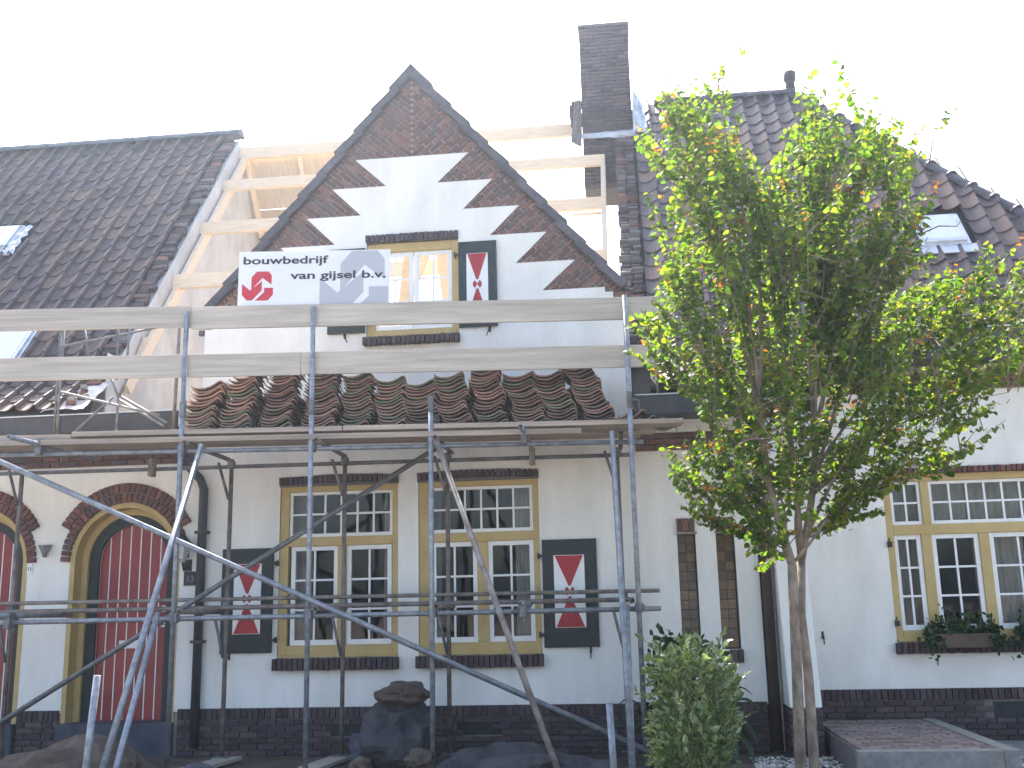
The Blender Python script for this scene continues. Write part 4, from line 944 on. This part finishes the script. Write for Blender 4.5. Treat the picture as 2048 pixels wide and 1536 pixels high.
for pts, r0, r1 in ST: stem([Vector(p) for p in pts], r0, r1)
leaders = []
for a, b, r0 in ((ST[0][0][-1], (.86, -3.15, 4.3), .034), (ST[1][0][-1], (1.72, -2.85, 4.5), .032), (ST[1][0][-1], (1.27, -3.0, 5.0), .03)):
    l = path(a, b, 16, 0, R); leaders.append(l)
    MB().tube(l, [r0*(1-.8*k/16) for k in range(17)], 8).build('branch', 'bark', tree, smooth=True)
for i, (x, z, dy) in enumerate(TIPS):
    b = Vector((x, TY+dy, z)); low = z < 3.2
    hz_ = 1.72+R.uniform(.0, .35) if low else min(1.9+(z-2.2)*R.uniform(.25, .6), 4.0)
    a = min((q for l in leaders for q in l), key=lambda q: abs(q.z-hz_)*1.6+abs(q.x-x)*.8+abs(q.y-b.y)*.3).copy()
    L_ = (b-a).length; pts = path(a, b, 12, (-.10 if not low else .12)*L_*.5 if abs(x-a.x) > .6 else 0, R)
    # limbs leave upright and then spread
    pts = [p+Vector((-(b.x-a.x)*.22*sin(pi*k/12), -(b.y-a.y)*.2*sin(pi*k/12), 0)) for k, p in enumerate(pts)]
    r0 = .008+.0045*L_; limbs.append(pts)
    MB().tube(pts, [r0*(1-.85*k/12) for k in range(13)], 6).build('branch', 'bark', tree, smooth=True)
nodes = [p for l in limbs for p in l[2:]]
crown = MB(); young = MB(); twigs = MB(); seeds = []
for l in limbs:
    for k in range(4, 13):
        for q in range(2): seeds.append((l[k]+rvec(R)*R.uniform(.02, .12), True))
xs = [p[0] for p in ENV]; zs = [p[1] for p in ENV]; tries = 0
while len(seeds) < 1080 and tries < 60000:
    tries += 1
    x, z = R.uniform(min(xs), max(xs)), R.uniform(min(zs), max(zs))
    if not inside(x, z, ENV): continue
    y = TY+R.gauss(0, .42)
    e = min(edge_d(x, z, ENV[i_], ENV[(i_+1) % len(ENV)]) for i_ in range(len(ENV)))
    if R.random() > .28+1.5*e-.10*max(0, z-4.4): continue
    if noise.noise(Vector((x*1.7, y*1.2, z*1.7))+Vector((9, 2, 4))) < -.06: continue
    if noise.noise(Vector((x*4, y*3, z*4))) < -.16: continue
    seeds.append((Vector((x, y, z)), False))
org = Vector((1.144, TY, 1.9))
for p, on in seeds:
    if not on:
        near = min(nodes, key=lambda q: (q-p).length_squared)
        if (near-p).length > .75: p = near+(p-near)*.75/(near-p).length if R.random() < .7 else p
        twigs.tube([near, near.lerp(p, .5)+Vector((0, 0, .03)), p], [.006, .005, .004], 4)
    d = ((p-org).normalized()*.8+Vector((0, 0, .45))+rvec(R)*.55).normalized()
    n = R.randint(8, 17); step = .042; c = p.copy(); col = R.random() < .22
    q0 = c.copy()
    for i in range(n):
        c = c+d*step; d = (d+Vector((0, 0, -.025))+rvec(R)*.05).normalized()
        if not inside(c.x, c.z, ENV) and R.random() < .93: break
        side = d.cross(Vector((0, 0, 1)))
        if side.length < .05: side = Vector((1, 0, 0))
        side.normalize()
        for sgn_ in (1, -1):
            if R.random() < .12: continue
            dd = (side*sgn_*.9+d*.3+Vector((0, 0, -.65))+rvec(R)*.45).normalized()
            nr = (Vector((0, -.25, .8))+rvec(R)*.8).normalized(); w = R.uniform(.044, .072)*(1-.35*i/n)
            yo_ = col and i > n-4
            leaf_into(young if yo_ else crown, c+dd*.015, dd, nr, w*(.75 if yo_ else 1), w*(.8 if yo_ else 1.02), R.uniform(.05, .35))
    twigs.tube([q0, c], [.004, .002], 4)
cr = crown.build('crown', 'leaf', tree)
yg = young.build('young_foliage', 'yleaf', tree); yg['label'] = 'orange young leaves at the twig tips'
tw = twigs.build('twigs', 'bark', tree); tw['kind'] = 'stuff'
# --- low spray on the stem
# --- shrubs
def shrub(name, label, c, rx, ry, h, n, m, w, seed, z0=0, lean=0, stemn=7):
    R = random.Random(seed); t = thing(name, label, 'shrub', (c[0], c[1], z0)); mb = MB()
    st = MB()
    for i in range(n):
        while True:
            u, v, k = R.uniform(-1, 1), R.uniform(-1, 1), R.uniform(0, 1)
            rr = (.75+.35*sin(k*2.6))*(1 if k < .82 else (1-k)/.18*.75+.25)
            rr *= .86+.75*noise.noise(Vector((u*2+seed, v*2, k*4)))
            if u*u+v*v < rr*rr and (u*u+v*v > .18*rr*rr or R.random() < .35): break
        p = Vector((c[0]+u*rx+lean*k, c[1]+v*ry, z0+k*h)); out = Vector((u*.9, v*.9, .35+.5*k))+rvec(R)*.8
        leaf_into(mb, p, out, (Vector((0, -.1, 1))+rvec(R)*.75).normalized(), w*R.uniform(.6, 1.15), w*R.uniform(1.0, 1.6), .15)
    for q in range(26):                               # stray shoots
        a = R.uniform(0, 2*pi); k = R.uniform(.35, 1); b0 = Vector((c[0]+rx*.7*cos(a)+lean*k, c[1]+ry*.7*sin(a), z0+h*k*.92)); d = Vector((cos(a)*.7, sin(a)*.7, R.uniform(.3, 1.3))).normalized()
        for e in range(12): p = b0+d*(e*.016*h); leaf_into(mb, p, (d+rvec(R)*1.1).normalized(), (Vector((0, -.1, 1))+rvec(R)*.7).normalized(), w*R.uniform(.6, 1), w*R.uniform(.9, 1.4), .15)
    mb.build('foliage', m, t)
    for i in range(stemn):
        a = 2*pi*i/stemn; o = MB().tube([(c[0]+.04*cos(a), c[1]+.04*sin(a), z0-.05), (c[0]+rx*.35*cos(a), c[1]+ry*.35*sin(a), z0+h*.5), (c[0]+rx*.55*cos(a)+lean*.8, c[1]+ry*.5*sin(a), z0+h*.85)], [.012, .009, .004], 5).build('stem', 'bark', t)
    return t
shrub('garden_shrub', 'rounded pale leaved shrub in sun at the bottom beside the tree', (.335, -3.85), .31, .32, 1.27, 2900, 'bleaf', .041, 31)
shrub('garden_shrub', 'dark leaved shrub rising behind the pale shrub under the left niche', (.42, -1.0), .30, .28, 1.24, 1100, 'dleaf', .05, 37)
def big_leaf_plant(name, label, c, leaves):
    t = thing(name, label, 'plant', c)
    for (ax, ay, l, w, rise, droop) in leaves:
        mb = MB(); n = 9; d = Vector((ax, ay, 0)).normalized(); s = d.cross(Vector((0, 0, 1)))
        for i in range(n+1):
            f = i/n; p = Vector(c)+d*(l*f)+Vector((0, 0, rise*sin(min(f*1.25, 1)*pi/2)-droop*f*f)); ww = w*sin(pi*min(1, (f*.9+.06)))**.8
            mb.v += [tuple(p-s*ww+Vector((0, 0, .25*ww))), tuple(p), tuple(p+s*ww+Vector((0, 0, .25*ww)))]
        for i in range(n): a = i*3; mb.f += [(a, a+1, a+4, a+3), (a+1, a+2, a+5, a+4)]
        mb.build('leaf', 'dleaf', t, smooth=True)
    return t
big_leaf_plant('broad_leaved_plant', 'dark plant with long broad leaves right of the pale shrub below the niches', (.72, -.62, .34), [(1, -.35, .42, .085, .32, .18), (1, -.6, .40, .08, .2, .34), (.6, -.6, .42, .08, .12, .42), (1, .1, .35, .07, .42, .15), (.3, -1, .4, .075, .3, .3), (-.4, -.8, .35, .07, .3, .2), (.9, -.2, .3, .06, .45, .02), (.2, -.7, .45, .08, .02, .3)])
big_leaf_plant('broad_leaved_plant', 'dark broad leaved plant peeping out left of the pale shrub', (.06, -.62, .32), [(-1, -.3, .32, .06, .32, .1), (-1, -.5, .34, .06, .25, .2), (-.7, -.6, .28, .05, .18, .3), (-.3, -.8, .3, .06, .3, .1)])
# --- planters on the right window sill
for x0, x1, sd, lab in ((3.10, 3.72, 1, 'ivy planter box on the sill below the middle casement of the right window'), (4.02, 4.62, 2, 'ivy planter box cut by the right picture edge on the window sill')):
    t = thing('window_planter', lab, 'planter', ((x0+x1)/2, YR-.15, 1.05), 'planters on the right window sill'); R = random.Random(sd+40)
    MB().box(x0, x1, YR-.24, YR-.06, .985, 1.135).build('box', 'brock', t, bevel=.012)
    mb = MB()
    for i in range(520):
        u = R.uniform(-.12, 1.1); p = Vector((x0+(x1-x0)*u, YR-.15+R.gauss(0, .06), 1.13+abs(R.gauss(0, .085))*(1.2 if 0 < u < 1 else .6)))
        if R.random() < .22: p.z = 1.12-abs(R.gauss(0, .10)); p.y = YR-.27+R.uniform(-.03, .02); p.x = x0+(x1-x0)*(R.choice((-.12, .05, 1.0, 1.1))+R.gauss(0, .07))
        leaf_into(mb, p, rvec(R)+Vector((0, -.4, -.3)), (Vector((0, -.6, .6))+rvec(R)*.7).normalized(), R.uniform(.03, .05), R.uniform(.035, .055), .1)
    mb.build('foliage', 'dleaf', t)

# ------------------------------------------------------------------ added thin volume round the scene, imitating veiling lens glare
hz = MB().box(-420, 420, -420, 420, -1.2, 11.6).mesh('glare_volume'); ho = bpy.data.objects.new('glare_volume', hz); COL.objects.link(ho); ho['kind'] = 'stuff'; ho['label'] = 'added thin volume imitating veiling lens glare against the sun'
hm = bpy.data.materials.new('glare_volume'); hm.use_nodes = True; n_ = hm.node_tree.nodes; n_.remove(n_['Principled BSDF'])
pv = n_.new('ShaderNodeVolumePrincipled'); pv.inputs['Color'].default_value = (.66, .80, 1, 1); pv.inputs['Density'].default_value = .0015; pv.inputs['Anisotropy'].default_value = .75
hm.node_tree.links.new(pv.outputs[0], n_['Material Output'].inputs['Volume']); hz.materials.append(hm)
